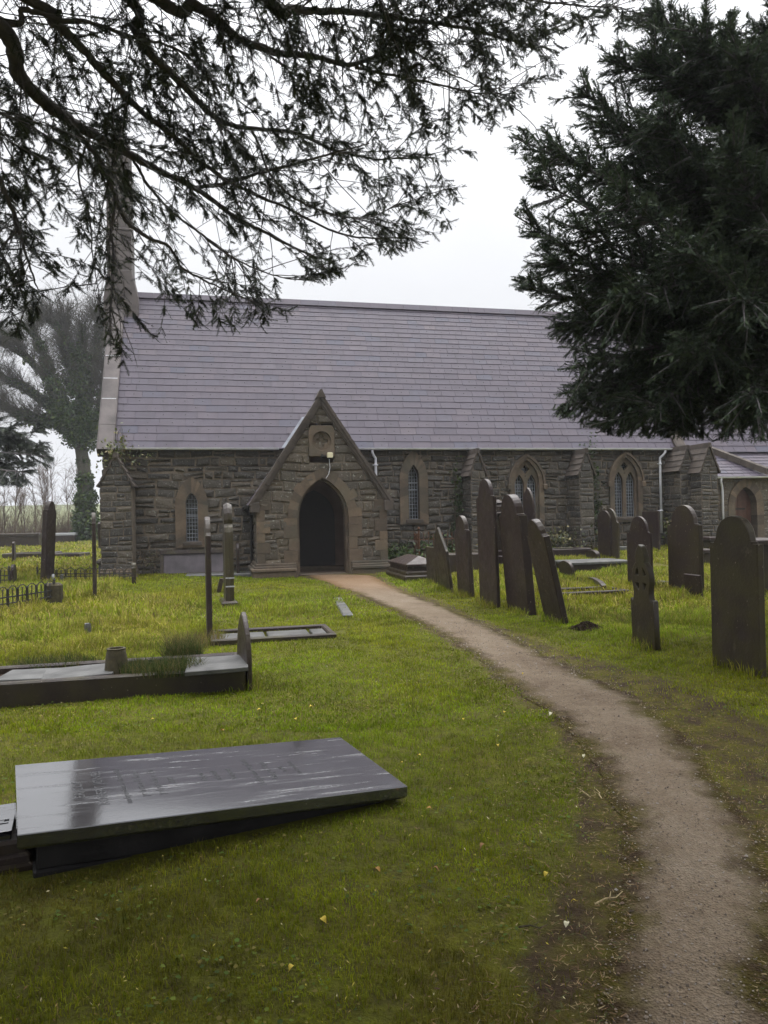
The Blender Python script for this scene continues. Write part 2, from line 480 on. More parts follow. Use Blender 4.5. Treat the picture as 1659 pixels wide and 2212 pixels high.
def rubble(mb, s0, s1, z0, z1, xf0, blocked=lambda z, z2: [], rows=(.13, .3), lens=(.2, .7), d=.03, gap=.018, lim=None, rr=(0, 1), wave=.03):
    """Irregular coursed stones set proud of a mortar bed, as one relief."""
    ph = random.uniform(0, 9)
    def xf(s, z, d):
        k = min(1, max(0, (z1 - z) / .25)) * wave
        return xf0(s + .4 * k * math.sin(z * 7 + s * 1.9 + ph), z + k * (math.sin(s * 2.1 + z * 1.3 + ph) * .6 + math.sin(s * 4.7 - z * 2.9 + 2 * ph) * .5), d)
    z = z0
    while z < z1 - .02:
        h = min(random.uniform(*rows), z1 - z)
        if z1 - z - h < rows[0] * .5: h = z1 - z
        zm = z + h / 2
        a, b = (lim(zm) if lim else (s0, s1))
        bl = sorted(blocked(z + .01, z + h - .01)); free = []; cur = a
        for p, q in bl:
            if p > cur: free.append((cur, min(p, b)))
            cur = max(cur, q)
        if cur < b: free.append((cur, b))
        for p, q in free:
            if q - p < .02: continue
            mb.add([xf(p, z, -.004), xf(q, z, -.004), xf(q, z + h, -.004), xf(p, z + h, -.004)], [(0, 1, 2, 3)], mat=1)
            s = p
            while s < q - .01:
                l = random.uniform(*lens) * (1.0 if h > sum(rows) / 2 else 1.15)
                if q - s - l < lens[0] * .6: l = q - s
                parts = [(z, h)]
                if h > rows[1] * .62 and random.random() < .22:
                    k = random.uniform(.4, .6); parts = [(z, h * k), (z + h * k, h * (1 - k))]
                for zz, hh in parts:
                    g = gap * random.uniform(.5, 1.4) / 2; j = lambda: random.uniform(-.5, .5) * gap * 1.6
                    o = [(s + g + j() * .5, zz + g + j() * .6), (s + l - g + j() * .5, zz + g + j() * .6), (s + l - g + j() * .5, zz + hh - g + j() * .6), (s + g + j() * .5, zz + hh - g + j() * .6)]
                    cx = sum(t[0] for t in o) / 4; cz = sum(t[1] for t in o) / 4
                    ins = min(.03, l * .15, hh * .2)
                    dd = d * random.uniform(.35, 1.2)
                    P = [xf(a_, b_, -.006) for a_, b_ in o]
                    for a_, b_ in o:
                        P.append(xf(a_ + ins * (1 if a_ < cx else -1) + j(), b_ + ins * (1 if b_ < cz else -1) + j(), dd * random.uniform(.6, 1.2)))
                    P.append(xf(cx, cz, dd * random.uniform(.9, 1.5)))
                    r = rr[0] + (rr[1] - rr[0]) * random.random()
                    mb.add(P, [(0, 1, 5, 4), (1, 2, 6, 5), (2, 3, 7, 6), (3, 0, 4, 7), (4, 5, 8), (5, 6, 8), (6, 7, 8), (7, 4, 8)], r)
                s += l
        z += h

def front(v):      # wall facing the camera at depth v
    return lambda s, z, d: (s, v - d, z)
def left_face(u):  # wall facing -u
    return lambda s, z, d: (u - d, s, z)

def slates(mb, xf, s0f, s1f, length, courses, widths, thick=.018, dots=False):
    """Lapped slates; xf(s, t, n) with t up the slope and n the height above it."""
    t = 0; k = 0; n = len(courses)
    for ci, h in enumerate(courses):
        a, b = s0f(t), s1f(t)
        w0 = widths[0] + (widths[1] - widths[0]) * (1 - ci / max(1, n - 1))
        s = a - random.uniform(0, w0)
        while s < b:
            w = w0 * random.uniform(.72, 1.22)
            p, q = max(s, a) + .0055, min(s + w, b) - .0055
            if q - p > .02:
                dz = random.uniform(0, .005); tl = random.uniform(-.007, .007); e = random.uniform(-.004, .004)
                up = t + h + .03
                P = [xf(p, t + tl + e, 0), xf(q, t + tl - e, 0), xf(p, t + tl + e, thick + dz), xf(q, t + tl - e, thick + dz), xf(q, up, .003), xf(p, up, .003)]
                mb.add(P, [(0, 1, 3, 2), (2, 3, 4, 5), (0, 2, 5), (1, 4, 3)])
                if dots and q - p > w0 * .5 and random.random() < .75:
                    cs = (p + q) / 2 + random.uniform(-.03, .03); ct = t + h * random.uniform(.42, .6); r = .017
                    o = thick * .72
                    mb.add([xf(cs + r * math.cos(x), ct + r * math.sin(x), o) for x in np.arange(6) * PI / 3] + [xf(cs, ct, o + .014)], [(i, (i + 1) % 6, 6) for i in range(6)], mat=1)
            s += w
        t += h

def arch(w, z0, zs, rise, n=9, cu=0.0):
    """Pointed arch outline, bottom left over the apex to bottom right."""
    hw = w / 2
    R = (hw * hw + rise * rise) / (2 * hw)
    pts = [(cu - hw, z0)]
    a1 = math.asin(min(1, rise / R))
    for i in range(n + 1):
        a = a1 * i / n
        pts.append((cu - hw + R - R * math.cos(a), zs + R * math.sin(a)))
    right = [(2 * cu - x, z) for x, z in pts[::-1]][1:]
    return pts + right

def arch_half(w, z0, zs, rise):
    hw = w / 2; R = (hw * hw + rise * rise) / (2 * hw)
    def f(z):
        if z < z0 or z > zs + rise: return 0
        if z <= zs: return hw
        return max(0, math.sqrt(max(0, R * R - (z - zs) ** 2)) - (R - hw))
    return f

def plate(name, outer, holes, depth, bevel, mat, parent, X):
    """Flat stone plate with openings, real thickness; outlines in (x, z)."""
    cu = bpy.data.curves.new(name, 'CURVE'); cu.dimensions = '2D'; cu.fill_mode = 'BOTH'
    cu.extrude = depth / 2; cu.bevel_depth = bevel; cu.bevel_resolution = 1
    for pl in [outer] + holes:
        sp = cu.splines.new('POLY'); sp.points.add(len(pl) - 1); sp.use_cyclic_u = True
        for p, (x, z) in zip(sp.points, pl): p.co = (x, z, 0, 1)
    tmp = bpy.data.objects.new('tmp_plate', cu); COL.objects.link(tmp)
    me = bpy.data.meshes.new_from_object(tmp.evaluated_get(bpy.context.evaluated_depsgraph_get()))
    bpy.data.objects.remove(tmp)
    me.transform(X @ Matrix.Rotation(PI / 2, 4, 'X'))
    me.materials.clear(); me.name = name
    a = me.attributes.new('rnd', 'FLOAT', 'FACE'); a.data.foreach_set('value', [.5] * len(me.polygons))
    return link(name, me, mat, parent)

NW = 2.0; UL, UR = -6.02, 12.66; ZE = 3.70; VR = 5.5; ZR = 9.23
# --- windows: (centre u, glass width, z bottom, z spring, rise, surround extra, lights)
WIN = [(-3.585, .34, .98, 2.10, .32, .30, 1), (3.175, .36, 1.50, 2.80, .42, .28, 1), (6.98, .86, 1.42, 2.62, .74, .17, 2), (10.57, .88, 1.42, 2.68, .76, .17, 2)]
NAMES = ['lancet window', 'lancet window', 'traceried window', 'traceried window']
def wall_blocked(z, z2):
    out = []
    for cu, w, z0, zs, rise, ex, n in WIN:
        fo = arch_half(w + 2 * ex, z0 - .14, zs - .05, rise + ex * .95); fi = arch_half(w, z0, zs, rise)
        hw = min(fo(z), fo(z2)); hi = max(fi(z), fi(z2))
        if min(fo(z), fo(z2)) == 0 and max(fo(z), fo(z2)) > 0 and hi == 0: hw = 0
        hw = max(hw - .03, hi + .04 if hi > 0 else 0)
        if hw > .05: out.append((cu - hw, cu + hw))
    if z2 < 3.4: b_ = min(1.7, (5.0 - z2) * .66 - .45); out.append((-b_, b_))
    return out

mb = MB()
rubble(mb, UL, 0, -.6, ZE - .02, front(NW), wall_blocked, rows=(.15, .34), lens=(.22, .72), d=.05, gap=.045, lim=lambda z: (UL, 0), rr=(0, .85))
rubble(mb, 0, UR, -.6, ZE - .02, front(NW), wall_blocked, rows=(.12, .30), lens=(.16, .52), d=.045, gap=.026, lim=lambda z: (0, UR), rr=(.1, 1))
# west gable, east gable and the back
slope = (ZR - ZE) / (VR - NW + .1)
def gable_lim(z):
    k = max(0, (z - ZE) / slope)
    return (NW + k, 2 * VR - NW - k)
rubble(mb, 0, 0, -.6, ZR - .2, left_face(UL), rows=(.15, .3), lens=(.3, .8), d=.04, lim=gable_lim)
for uu in (UL + .01, UR - .01):
    mb.add([(uu, NW + .02, -.6), (uu, 2 * VR - NW, -.6), (uu, 2 * VR - NW, ZE), (uu, VR, ZR - .1), (uu, NW + .02, ZE)], [(0, 1, 2, 3, 4)], mat=1)
mb.add([(UL, 2 * VR - NW, -.6), (UR, 2 * VR - NW, -.6), (UR, 2 * VR - NW, ZE), (UL, 2 * VR - NW, ZE)], [(0, 1, 2, 3)], mat=1)
# dark inside behind the glass
mb.build('nave_wall', [M['rubble'], M['mortar']], church)

for (cu, w, z0, zs, rise, ex, n), nm in zip(WIN, NAMES):
    mb = MB()
    o = arch(w + 2 * ex, z0 - .16, zs - .05, rise + ex * (1.8 if n == 1 else .95), 9, cu); i = arch(w, z0, zs, rise, 9, cu)
    N = len(o)
    # surround cut into individual dressed blocks
    rr = [random.random() for _ in range(N)]
    for k in range(N - 1):
        segs = 5 if k in (0, N - 2) else 1
        for q in range(segs):
            f0, f1 = q / segs, (q + 1) / segs
            L = lambda a, b, f: (a[0] + (b[0] - a[0]) * f, a[1] + (b[1] - a[1]) * f)
            A0, A1, B0, B1 = L(o[k], o[k + 1], f0), L(o[k], o[k + 1], f1), L(i[k], i[k + 1], f0), L(i[k], i[k + 1], f1)
            mb.strip([A0, A1], [B0, B1], NW - .085, NW + .22, rnd=random.random())
    mb.strip([(cu + w / 2 + ex, z0 - .16), (cu - w / 2 - ex, z0 - .16)], [(cu + w / 2, z0), (cu - w / 2, z0)], NW - .085, NW + .2)
    if n == 2:   # hood mould over the arch
        h0 = arch(w + 2 * ex + .10, zs - .1, zs - .05, rise + ex + .07, 9, cu); h1 = arch(w + 2 * ex - .04, zs - .1, zs - .05, rise + ex - .02, 9, cu)
        mb.strip(h0, h1, NW - .14, NW)
        for sx in (-1, 1):
            mb.cbox((cu + sx * (w / 2 + ex + .02) - .07, NW - .17, zs - .22), (cu + sx * (w / 2 + ex + .02) + .07, NW, zs - .06), .02)
    win = mb.build('window', M['stone'], church); win['label'] = nm + ' with sandstone surround'
    g = MB(); gl = arch(w + .02, z0 - .02, zs, rise + .01, 9, cu)
    g.add([(x, NW + .20, z) for x, z in gl], [tuple(range(len(gl)))]); g.build('pane', M['glass'], win)
    g = MB(); g.cbox((cu - w / 2 - .1, NW - .12, z0 - .10), (cu + w / 2 + .1, NW + .17, z0 + .01), .02); g.build('sill', M['coping'], win)
    lat = MB()
    def lattice(c, ww, zb, zsp, rs):
        hf = arch_half(ww, zb, zsp, rs); nx = 4
        z = zb + .02; dz = .112
        while z < zsp + rs - .04:
            hw = hf(z)
            if hw > .02: lat.box((c - hw, NW + .165, z - .0045), (c + hw, NW + .18, z + .0045))
            z += dz
        for q in range(1, nx):
            x = -ww / 2 + ww * q / nx
            zt = zsp
            while hf(zt) > abs(x) + .01 and zt < zsp + rs: zt += .02
            lat.box((c + x - .0045, NW + .163, zb), (c + x + .0045, NW + .178, zt))
        ol = arch(ww, zb, zsp, rs); il = arch(ww - .018, zb + .009, zsp, rs - .012)
        c0 = [(x + c, z) for x, z in ol]; c1 = [(x + c, z) for x, z in il]
        lat.strip(c0, c1, NW + .16, NW + .185)
    if n == 1:
        lattice(cu, w - .01, z0, zs, rise)
        zc = zs - .15
        lat.box((cu - w / 2, NW + .15, zc), (cu + w / 2, NW + .17, zc + .022)); lat.box((cu - w / 2, NW + .15, zc - .22), (cu + w / 2, NW + .17, zc - .198))
    else:
        lw = w / 2 - .09; holes = []; lz = zs - .12; lr = .40
        for sx in (-1, 1):
            c = cu + sx * (lw / 2 + .045)
            holes.append([(x + c, z) for x, z in arch(lw, z0 + .01, lz, lr)][::-1])
            lattice(c, lw, z0, lz, lr)
        r = .125; cz = zs + rise - .30
        holes.append([(cu + (r + .025 * math.cos(4 * a)) * math.cos(a), cz + (r + .025 * math.cos(4 * a)) * math.sin(a)) for a in np.linspace(0, 2 * PI, 25)[:-1]])
        holes.append([(cu - .05, cz - r - .07), (cu + .05, cz - r - .07), (cu, cz - r - .17)])
        tr = plate('tracery', arch(w + .02, z0 - .01, zs, rise + .01, 9, cu), holes, .10, .012, M['stone'], win, Matrix.Translation((0, NW + .09, 0)))
        for sx in (-1, 1): pass
    lat.build('lattice', M['came'], win)

# --- roof of the nave
mb = MB()
SL = math.hypot(VR - 1.86, ZR - ZE); cs, sn = (VR - 1.86) / SL, (ZR - ZE) / SL
nave_xf = lambda s, t, n: (s, 1.86 + t * cs - n * sn, ZE + t * sn + n * cs)
courses = []; t = 0
while t < SL - .1:
    h = .295 - .085 * t / SL; courses.append(min(h, SL - t)); t += h
slates(mb, nave_xf, lambda t: UL + .30, lambda t: UR - .22, SL, courses, (.44, .64), .015, True)
mb.add([nave_xf(UL, 0, -.03), nave_xf(UR, 0, -.03), nave_xf(UR, SL, -.03), nave_xf(UL, SL, -.03)], [(0, 1, 2, 3)], .3)
bk = lambda s, t, n: (s, 2 * VR - 1.86 - t * cs + n * sn, ZE + t * sn + n * cs)
mb.add([bk(UL, 0, 0), bk(UL, SL, 0), bk(UR, SL, 0), bk(UR, 0, 0)], [(0, 1, 2, 3)], .4)
roof = mb.build('nave_roof', [M['slates'], M['iron']], church)
mb = MB()
u = UL + .6
while u < UR - .2:
    l = min(.62, UR - .2 - u)
    mb.prism([(-.16, -.16), (-.13, -.19), (0, -.01), (.13, -.19), (.16, -.16), (.03, .055), (-.03, .055)], u + .004, u + l - .004, Matrix.Translation((0, VR, ZR + .03)) @ Matrix.Rotation(-PI / 2, 4, 'Z'))
    u += l
# the prism runs along y; turned so that it runs along u
ridge = mb.build('ridge_tiles', M['slates'], roof)

def coping(u0, u1, name, mat, lift=.14, stop=SL, foot=True):
    mb = MB(); t = -.12; k = 0
    while t < stop:
        h = random.uniform(.75, 1.0); e = min(t + h, stop)
        P = []
        for tt in (t + .006, e - .006):
            for (a, n) in ((u0, -.22), (u0, lift - .03), (u0 + .05, lift), (u1 - .05, lift), (u1, lift - .03), (u1, -.22)):
                P.append(nave_xf(a, tt, n))
        fs = [(i, i + 1, i + 7, i + 6) for i in range(5)] + [(5, 0, 6, 11), (5, 4, 3, 2, 1, 0), (6, 7, 8, 9, 10, 11)]
        mb.add(P, fs)
        if random.random() < .6 and k:   # white mortar joint
            mb.add([nave_xf(a, tt, n) for tt in (t - .014, t + .018) for a, n in ((u0 + .03, lift + .004), (u1 - .03, lift + .004))], [(0, 1, 3, 2)], mat=1)
        t = e; k += 1
    # rear slope
    P = [bk(u0, -.1, -.2), bk(u0, stop, -.2), bk(u0, stop, lift), bk(u0, -.1, lift), bk(u1, -.1, -.2), bk(u1, stop, -.2), bk(u1, stop, lift), bk(u1, -.1, lift)]
    mb.add(P, [(0, 1, 2, 3), (7, 6, 5, 4), (3, 2, 6, 7), (0, 3, 7, 4)])
    return mb.build(name, [mat, M['pale']], church)
coping(UL - .14, UL + .33, 'gable_coping', M['oldcoping'])
coping(UR - .24, UR + .16, 'gable_coping', M['coping'], .12)

# --- bellcote on the west gable
mb = MB()
bu, bv = UL + .20, VR
mb.prism([(-.50, -1.6), (.58, -1.6), (.58, -.25), (.40, .55), (.40, .62), (-.37, .62), (-.37, .5), (-.50, -.3)], -.62, .62, Matrix.Translation((bu, bv, ZR)), bev=.03)
z = ZR + .62
for k, (hw, hv, h) in enumerate([(.385, .50, 1.35), (.375, .48, 1.4), (.36, .46, 1.2)]):
    for q in range(4):
        mb.cbox((bu - hw + random.uniform(-.004, .004), bv - hv, z + q * h / 4 + .004), (bu + hw, bv + hv, z + (q + 1) * h / 4 - .004), .012)
    z += h
    mb.cbox((bu - hw - .03, bv - hv - .03, z), (bu + hw + .03, bv + hv + .03, z + .07), .03); z += .08
mb.prism([(-.37, 0), (.37, 0), (.30, .14), (.12, .24), (-.12, .24), (-.30, .14)], -.44, .44, Matrix.Translation((bu, bv, z)), bev=.03)
bell = mb.build('bellcote', M['oldcoping'], church)
mb = MB(); z += .22
mb.lathe([(.13, z), (.10, z + .25), (.07, z + .7), (.05, z + 1.05), (.01, z + 1.15)], 8, (bu, bv)); mb.cbox((bu - .04, bv - .2, z + .72), (bu + .04, bv + .2, z + .8), .02)
mb.build('finial_cross', M['oldcoping'], bell)

# --- buttresses: saddleback cap over a rubble pier
def buttress(u0, u1, v0, ze, za, plinth=False, rr=(0, 1)):
    mb = MB(); um = (u0 + u1) / 2; hw = (u1 - u0) / 2
    lim = lambda z: (u0, u1) if z < ze else (u0 + hw * (z - ze) / (za - ze), u1 - hw * (z - ze) / (za - ze))
    rubble(mb, u0, u1, -.6, za - .12, front(v0), rows=(.12, .26), lens=(.2, .42), d=.022, gap=.014, lim=lim, rr=rr)
    rubble(mb, v0, NW, -.6, ze, left_face(u0), rows=(.14, .3), lens=(.25, .6), d=.022, gap=.014, lim=lambda z: (v0, NW), rr=rr)
    mb.add([(u1, v0, -.6), (u1, NW, -.6), (u1, NW, ze), (u1, v0, ze)], [(0, 1, 2, 3)], mat=1)
    mb.add([(u0, v0 + .004, ze), (u1, v0 + .004, ze), (um, v0 + .004, za)], [(0, 1, 2)], mat=1)
    b = mb.build('buttress', [M['rubble'], M['mortar']], church)
    c = MB(); L = math.hypot(hw + .05, za - ze + .06)
    for sx in (-1, 1):
        ex, ez = sx * (hw + .05), -(za - ze + .06)
        nx, nz = sx * (za - ze + .06) / L, (hw + .05) / L
        for k in range(4):
            f0, f1 = k / 4, (k + 1) / 4 + (.03 if k < 3 else 0)
            lf = .02 if k < 3 else .025
            q = [(um + ex * f0, za + ez * f0), (um + ex * f1, za + ez * f1), (um + ex * f1 + nx * (lf + .035), za + ez * f1 + nz * (lf + .035)), (um + ex * f0 + nx * .03, za + ez * f0 + nz * .03)]
            if sx > 0: q = q[::-1]
            c.prism(q, v0 - .05, NW + .3)
    c.prism([(um - .07, za - .05), (um + .07, za - .05), (um + .05, za + .10), (um - .05, za + .10)], v0 - .06, NW + .3)
    c.build('buttress_cap', M['coping'], b)
    if plinth:
        p = MB()
        for a, z in ((.10, .12), (.06, .26), (.03, .34)):
            p.cbox((u0 - a, v0 - a, -.5 if a == .1 else z - .16), (u1 + a, NW, z), .03)
        p.build('plinth', M['stone'], b)
    return b
buttress(-5.98, -5.16, 1.0, 2.62, 3.42, True, (0, .8))
buttress(4.79, 5.25, 1.15, 2.85, 3.56)
buttress(8.45, 8.93, 1.15, 2.85, 3.56)
buttress(12.03, 12.55, 1.05, 2.95, 3.66)
buttress(12.37, 12.97, .45, 2.85, 3.68)

# --- rainwater goods
mb = MB()
def gutter(u0, u1, v, z, r=.065):
    n = 7; u = u0
    while u < u1 - .01:
        e = min(u + 1.9, u1)
        prof = [(v - r * math.cos(a), z - r * math.sin(a)) for a in np.linspace(0, PI, n)]
        P = [(uu, y, zz) for uu in (u, e) for y, zz in prof] + [(uu, v + (y - v) * .8, z + (zz - z) * .8) for uu in (u, e) for y, zz in prof]
        fs = []
        for i in range(n - 1):
            fs += [(i, n + i, n + i + 1, i + 1), (2 * n + i + 1, 3 * n + i + 1, 3 * n + i, 2 * n + i)]
        fs += [(0, 2 * n, 3 * n, n), (n - 1, 2 * n - 1, 4 * n - 1, 3 * n - 1)]
        mb.add(P, fs)
        u = e
gutter(UL + .36, -1.02, 1.80, ZE + .03); mb.build('gutter', M['gutter'], church); mb = MB(); gutter(.98, UR + .1, 1.80, ZE + .03)
mb.build('gutter', M['gutter'], church)
def downpipe(u, v, ztop, zbot, kick=True, du=-.12):
    mb = MB(); r = .04
    mb.tube([(u, v - .18, ztop + .02), (u, v - .18, ztop - .10), (u + du * .4, v - .14, ztop - .2), (u + du, v - .09, ztop - .28), (u + du, v - .08, ztop - .42), (u + du, v - .08, zbot)], r, 10)
    z = ztop - .45
    while z > zbot:
        mb.tube([(u + du, v - .08, z), (u + du, v - .08, z - .07)], r + .014, 10); mb.box((u + du - .09, v - .05, z - .05), (u + du + .09, v + .01, z - .02)); z -= 1.6
    return mb.build('downpipe', M['gutter'], church, True)
downpipe(1.84, NW, ZE, .4, du=.12); downpipe(12.0, NW, ZE, .85, du=-.14)

# --- the porch
PA = 5.0; PE = 2.02; PHW = 1.80; PSL = (PA - PE) / (PHW + .17)
DW, DZ, DR = 1.44, 1.62, 1.10                       # doorway: width, springing, rise
mb = MB(); fr = front(0)
dh = arch_half(DW + .56, -.5, DZ, DR + .26)
def porch_blocked(z, z2):
    out = []; h = min(dh(z), dh(z2)); hi = max(arch_half(DW, -.5, DZ, DR)(z), arch_half(DW, -.5, DZ, DR)(z2))
    h = max(h, hi + .04 if hi > 0 else 0)
    if z2 < DZ: h = DW / 2 + .24
    if h > .04: out.append((-h + .02, h - .02))
    if z2 > 3.34 and z < 4.16: out.append((-.33, .33))
    return out
plim = lambda z: (-PHW, PHW) if z < PE + .1 else (-max(.06, (PA - .08 - z) / PSL), max(.06, (PA - .08 - z) / PSL))
rubble(mb, 0, 0, -.5, PA - .2, fr, porch_blocked, rows=(.15, .34), lens=(.22, .62), d=.035, gap=.024, lim=plim, rr=(0, .9))
rubble(mb, 0, 0, -.5, PE + .12, left_face(-PHW), rows=(.14, .3), lens=(.25, .6), d=.03, gap=.018, lim=lambda z: (0.02, NW), rr=(0, .9))
# inner faces, thickness, right flank
def quad(a, b, c, d, mat=1): mb.add([a, b, c, d], [(0, 1, 2, 3)], mat=mat)
quad((PHW, 0, -.5), (PHW, NW, -.5), (PHW, NW, PE + .1), (PHW, 0, PE + .1))
for sx in (-1, 1):
    quad((sx * (PHW - .35), .4, -.4), (sx * (PHW - .35), NW - .02, -.4), (sx * (PHW - .35), NW - .02, PE + .6), (sx * (PHW - .35), .4, PE + .6), 2)
inn = arch(DW + .3, -.4, DZ, DR + .15)
for k in range(len(inn) - 1):      # inner face of the front wall round the opening
    (x0, z0), (x1, z1) = inn[k], inn[k + 1]
    e0 = -PHW + .3 if x0 + x1 < 0 else PHW - .3
    quad((x0, .42, z0), (x1, .42, z1), (e0, .42, z1), (e0, .42, z0), 2)
quad((-.06, .42, DZ + DR + .1), (.06, .42, DZ + DR + .1), (.06, .42, PA - .5), (-.06, .42, PA - .5), 2)
mb.add([(-PHW + .05, NW - .08, -.4), (PHW - .05, NW - .08, -.4), (PHW - .05, NW - .08, PE), (0, NW - .08, PA - .35), (-PHW + .05, NW - .08, PE)], [(0, 1, 2, 3, 4)], mat=2)
quad((-PHW + .3, 0.1, .015), (PHW - .3, .1, .015), (PHW - .3, NW, .015), (-PHW + .3, NW, .015), 2)
porch = mb.build('porch', [M['porch_rubble'], M['mortar'], M['plaster']], church)
porch['label'] = 'gabled stone porch with pointed doorway'
# door surround of dressed blocks, alternately long and short
mb = MB()
z = -.3; k = 0
while z < DZ - .02:
    h = min(.34, DZ - z); L = .24 if (int((z + h / 2 + 9) / .34) % 2) else .38
    for sx in (-1, 1):
        a, b = DW / 2, DW / 2 + L
        x0, x1 = (a, b) if sx > 0 else (-b, -a)
        mb.box((x0, -.045, z + .004), (x1, .42, z + h - .004))
        # chamfer strip
        mb.prism([(sx * a, z), (sx * (a - .07), z), (sx * (a - .07), z + h), (sx * a, z + h)] if sx < 0 else [(sx * (a - .07), z), (sx * a, z), (sx * a, z + h), (sx * (a - .07), z + h)], .10, .42)
    z += h; k += 1
o = arch(DW + .54, DZ - .01, DZ, DR + .27, 7); i = arch(DW, DZ - .01, DZ, DR, 7); i2 = arch(DW - .14, DZ - .01, DZ, DR - .06, 7)
o = o[1:-1]; i = i[1:-1]; i2 = i2[1:-1]
for k in range(len(o) - 1):
    ex = random.choice([0, 0, .05, .12]) if k not in (6, 7) else 0
    c = ((o[k][0] + o[k + 1][0]) / 2, (o[k][1] + o[k + 1][1]) / 2)
    l = math.hypot(c[0], c[1] - DZ) + 1e-6; dx, dz = c[0] / l * ex, (c[1] - DZ) / l * ex
    mb.strip([(o[k][0] + dx, o[k][1] + dz), (o[k + 1][0] + dx, o[k + 1][1] + dz)], [i[k], i[k + 1]], -.04 - random.uniform(0, .012), .42)
    mb.strip([i[k], i[k + 1]], [i2[k], i2[k + 1]], .10, .42, rnd=.4)
mb.build('door_arch', M['stone'], porch)
# quoins at the front corners
zz = [.35]; hh = []
while zz[-1] < PE - .05:
    h = random.uniform(.24, .36)
    if zz[-1] + h > PE + .1: h = PE + .1 - zz[-1]
    hh.append(h); zz.append(zz[-1] + h)
for sx in (-1, 1):
    mb = MB()
    for k, h in enumerate(hh):
        z = zz[k]; L = .34 if k % 2 else .2
        x0, x1 = sorted((sx * PHW, sx * (PHW - L)))
        mb.cbox((x0 - (.03 if sx < 0 else 0), -.042, z + .004), (x1 + (.03 if sx > 0 else 0), .25 + .2 * (1 - k % 2), z + h - .004), .012)
    mb.build('quoins', M['stone'], porch)
for sx in (-1, 1):
    mb = MB()
    for a, zt, zb in ((.16, .17, -.5), (.20, .25, .17), (.13, .31, .25), (.09, .38, .31)):
        x0, x1 = sorted((sx * (PHW + a), sx * (DW / 2 + .05)))
        mb.cbox((x0, -a, zb), (x1, .3, zt), .022)
        if sx < 0: mb.cbox((-PHW - a, .301, zb), (-PHW + .2, NW, zt), .022)
    mb.build('plinth', M['stone'], porch)
mb = MB()
mb.cbox((-.86, -.42, -.4), (.86, .12, -.02), .03); mb.cbox((-.72, .12, -.4), (.72, .6, .05), .03); mb.cbox((-1.4, 1.55, 0), (1.4, 1.95, .16), .03)
mb.build('door_step', M['stone'], porch)
for x0 in (.98, -1.44):
    mb = MB(); mb.cbox((x0, .5, 0), (x0 + .46, 1.7, .42), .02); mb.build('bench', M['stone'], porch)
mb = MB()
dr = arch(1.25, .05, 1.6, .85)
mb.prism(dr, NW - .16, NW - .085)
mb.build('inner_door', M['doorwood'], porch)
# roundel over the doorway
cz = 3.74; r = .25
hole = [((r + .05 * math.cos(4 * (a - PI / 4))) * math.cos(a), cz + (r + .05 * math.cos(4 * (a - PI / 4))) * math.sin(a)) for a in np.linspace(0, 2 * PI, 41)[:-1]]
rd = plate('roundel', [(-.35, cz - .42), (.35, cz - .42), (.35, cz + .30), (.28, cz + .42), (-.28, cz + .42), (-.35, cz + .30)], [[(.27 * math.cos(a), cz + .27 * math.sin(a)) for a in np.linspace(0, 2 * PI, 29)[:-1]]], .12, .012, M['stone'], porch, Matrix.Translation((0, -.01, 0)))
q = .145
sq = [(.27 * math.cos(a), cz + .27 * math.sin(a)) for a in np.linspace(0, 2 * PI, 29)[:-1]]
four = []
for a in np.linspace(0, 2 * PI, 49)[:-1]:
    k = abs(math.cos(2 * a)); four.append((( .10 + .09 * k) * math.cos(a), cz + (.10 + .09 * k) * math.sin(a)))
qf = plate('quatrefoil', sq, [four], .05, .006, M['stone'], porch, Matrix.Translation((0, .02, 0)))
mb = MB(); mb.box((-.3, .05, cz - .3), (.3, .06, cz + .3)); mb.build('roundel_back', M['porch_rubble'], porch)
# gable coping, both slopes, with moulded edge and kneelers
mb = MB()
for sx in (-1, 1):
    EX, EZ = sx * (PHW + .20), PE - .06
    L = math.hypot(EX, PA - EZ); dx, dz = EX / L, (EZ - PA) / L; nx, nz = -dz * sx, dx * sx
    if nz < 0: nx, nz = -nx, -nz
    ns = 5
    for k in range(ns):
        a, b = L * k / ns + .004, L * (k + 1) / ns - .004
        pt = lambda t, n: (dx * t + nx * n, PA + dz * t + nz * n)
        for (n0, n1, y0) in ((-.11, -.02, -.10), (-.15, -.10, -.06), (-.03, .05, -.14)):
            qd = [pt(a, n0), pt(b, n0), pt(b, n1), pt(a, n1)]
            if sx > 0: qd = qd[::-1]
            mb.prism(qd, y0, .34)
    mb.cbox((min(EX, EX - sx * .26), -.13, EZ - .17), (max(EX, EX - sx * .26), .36, EZ + .10), .025)
mb.prism([(-.13, PA - .06), (.13, PA - .06), (.03, PA + .16), (-.03, PA + .16)], -.17, .34)
mb.build('gable_coping', M['coping'], porch)
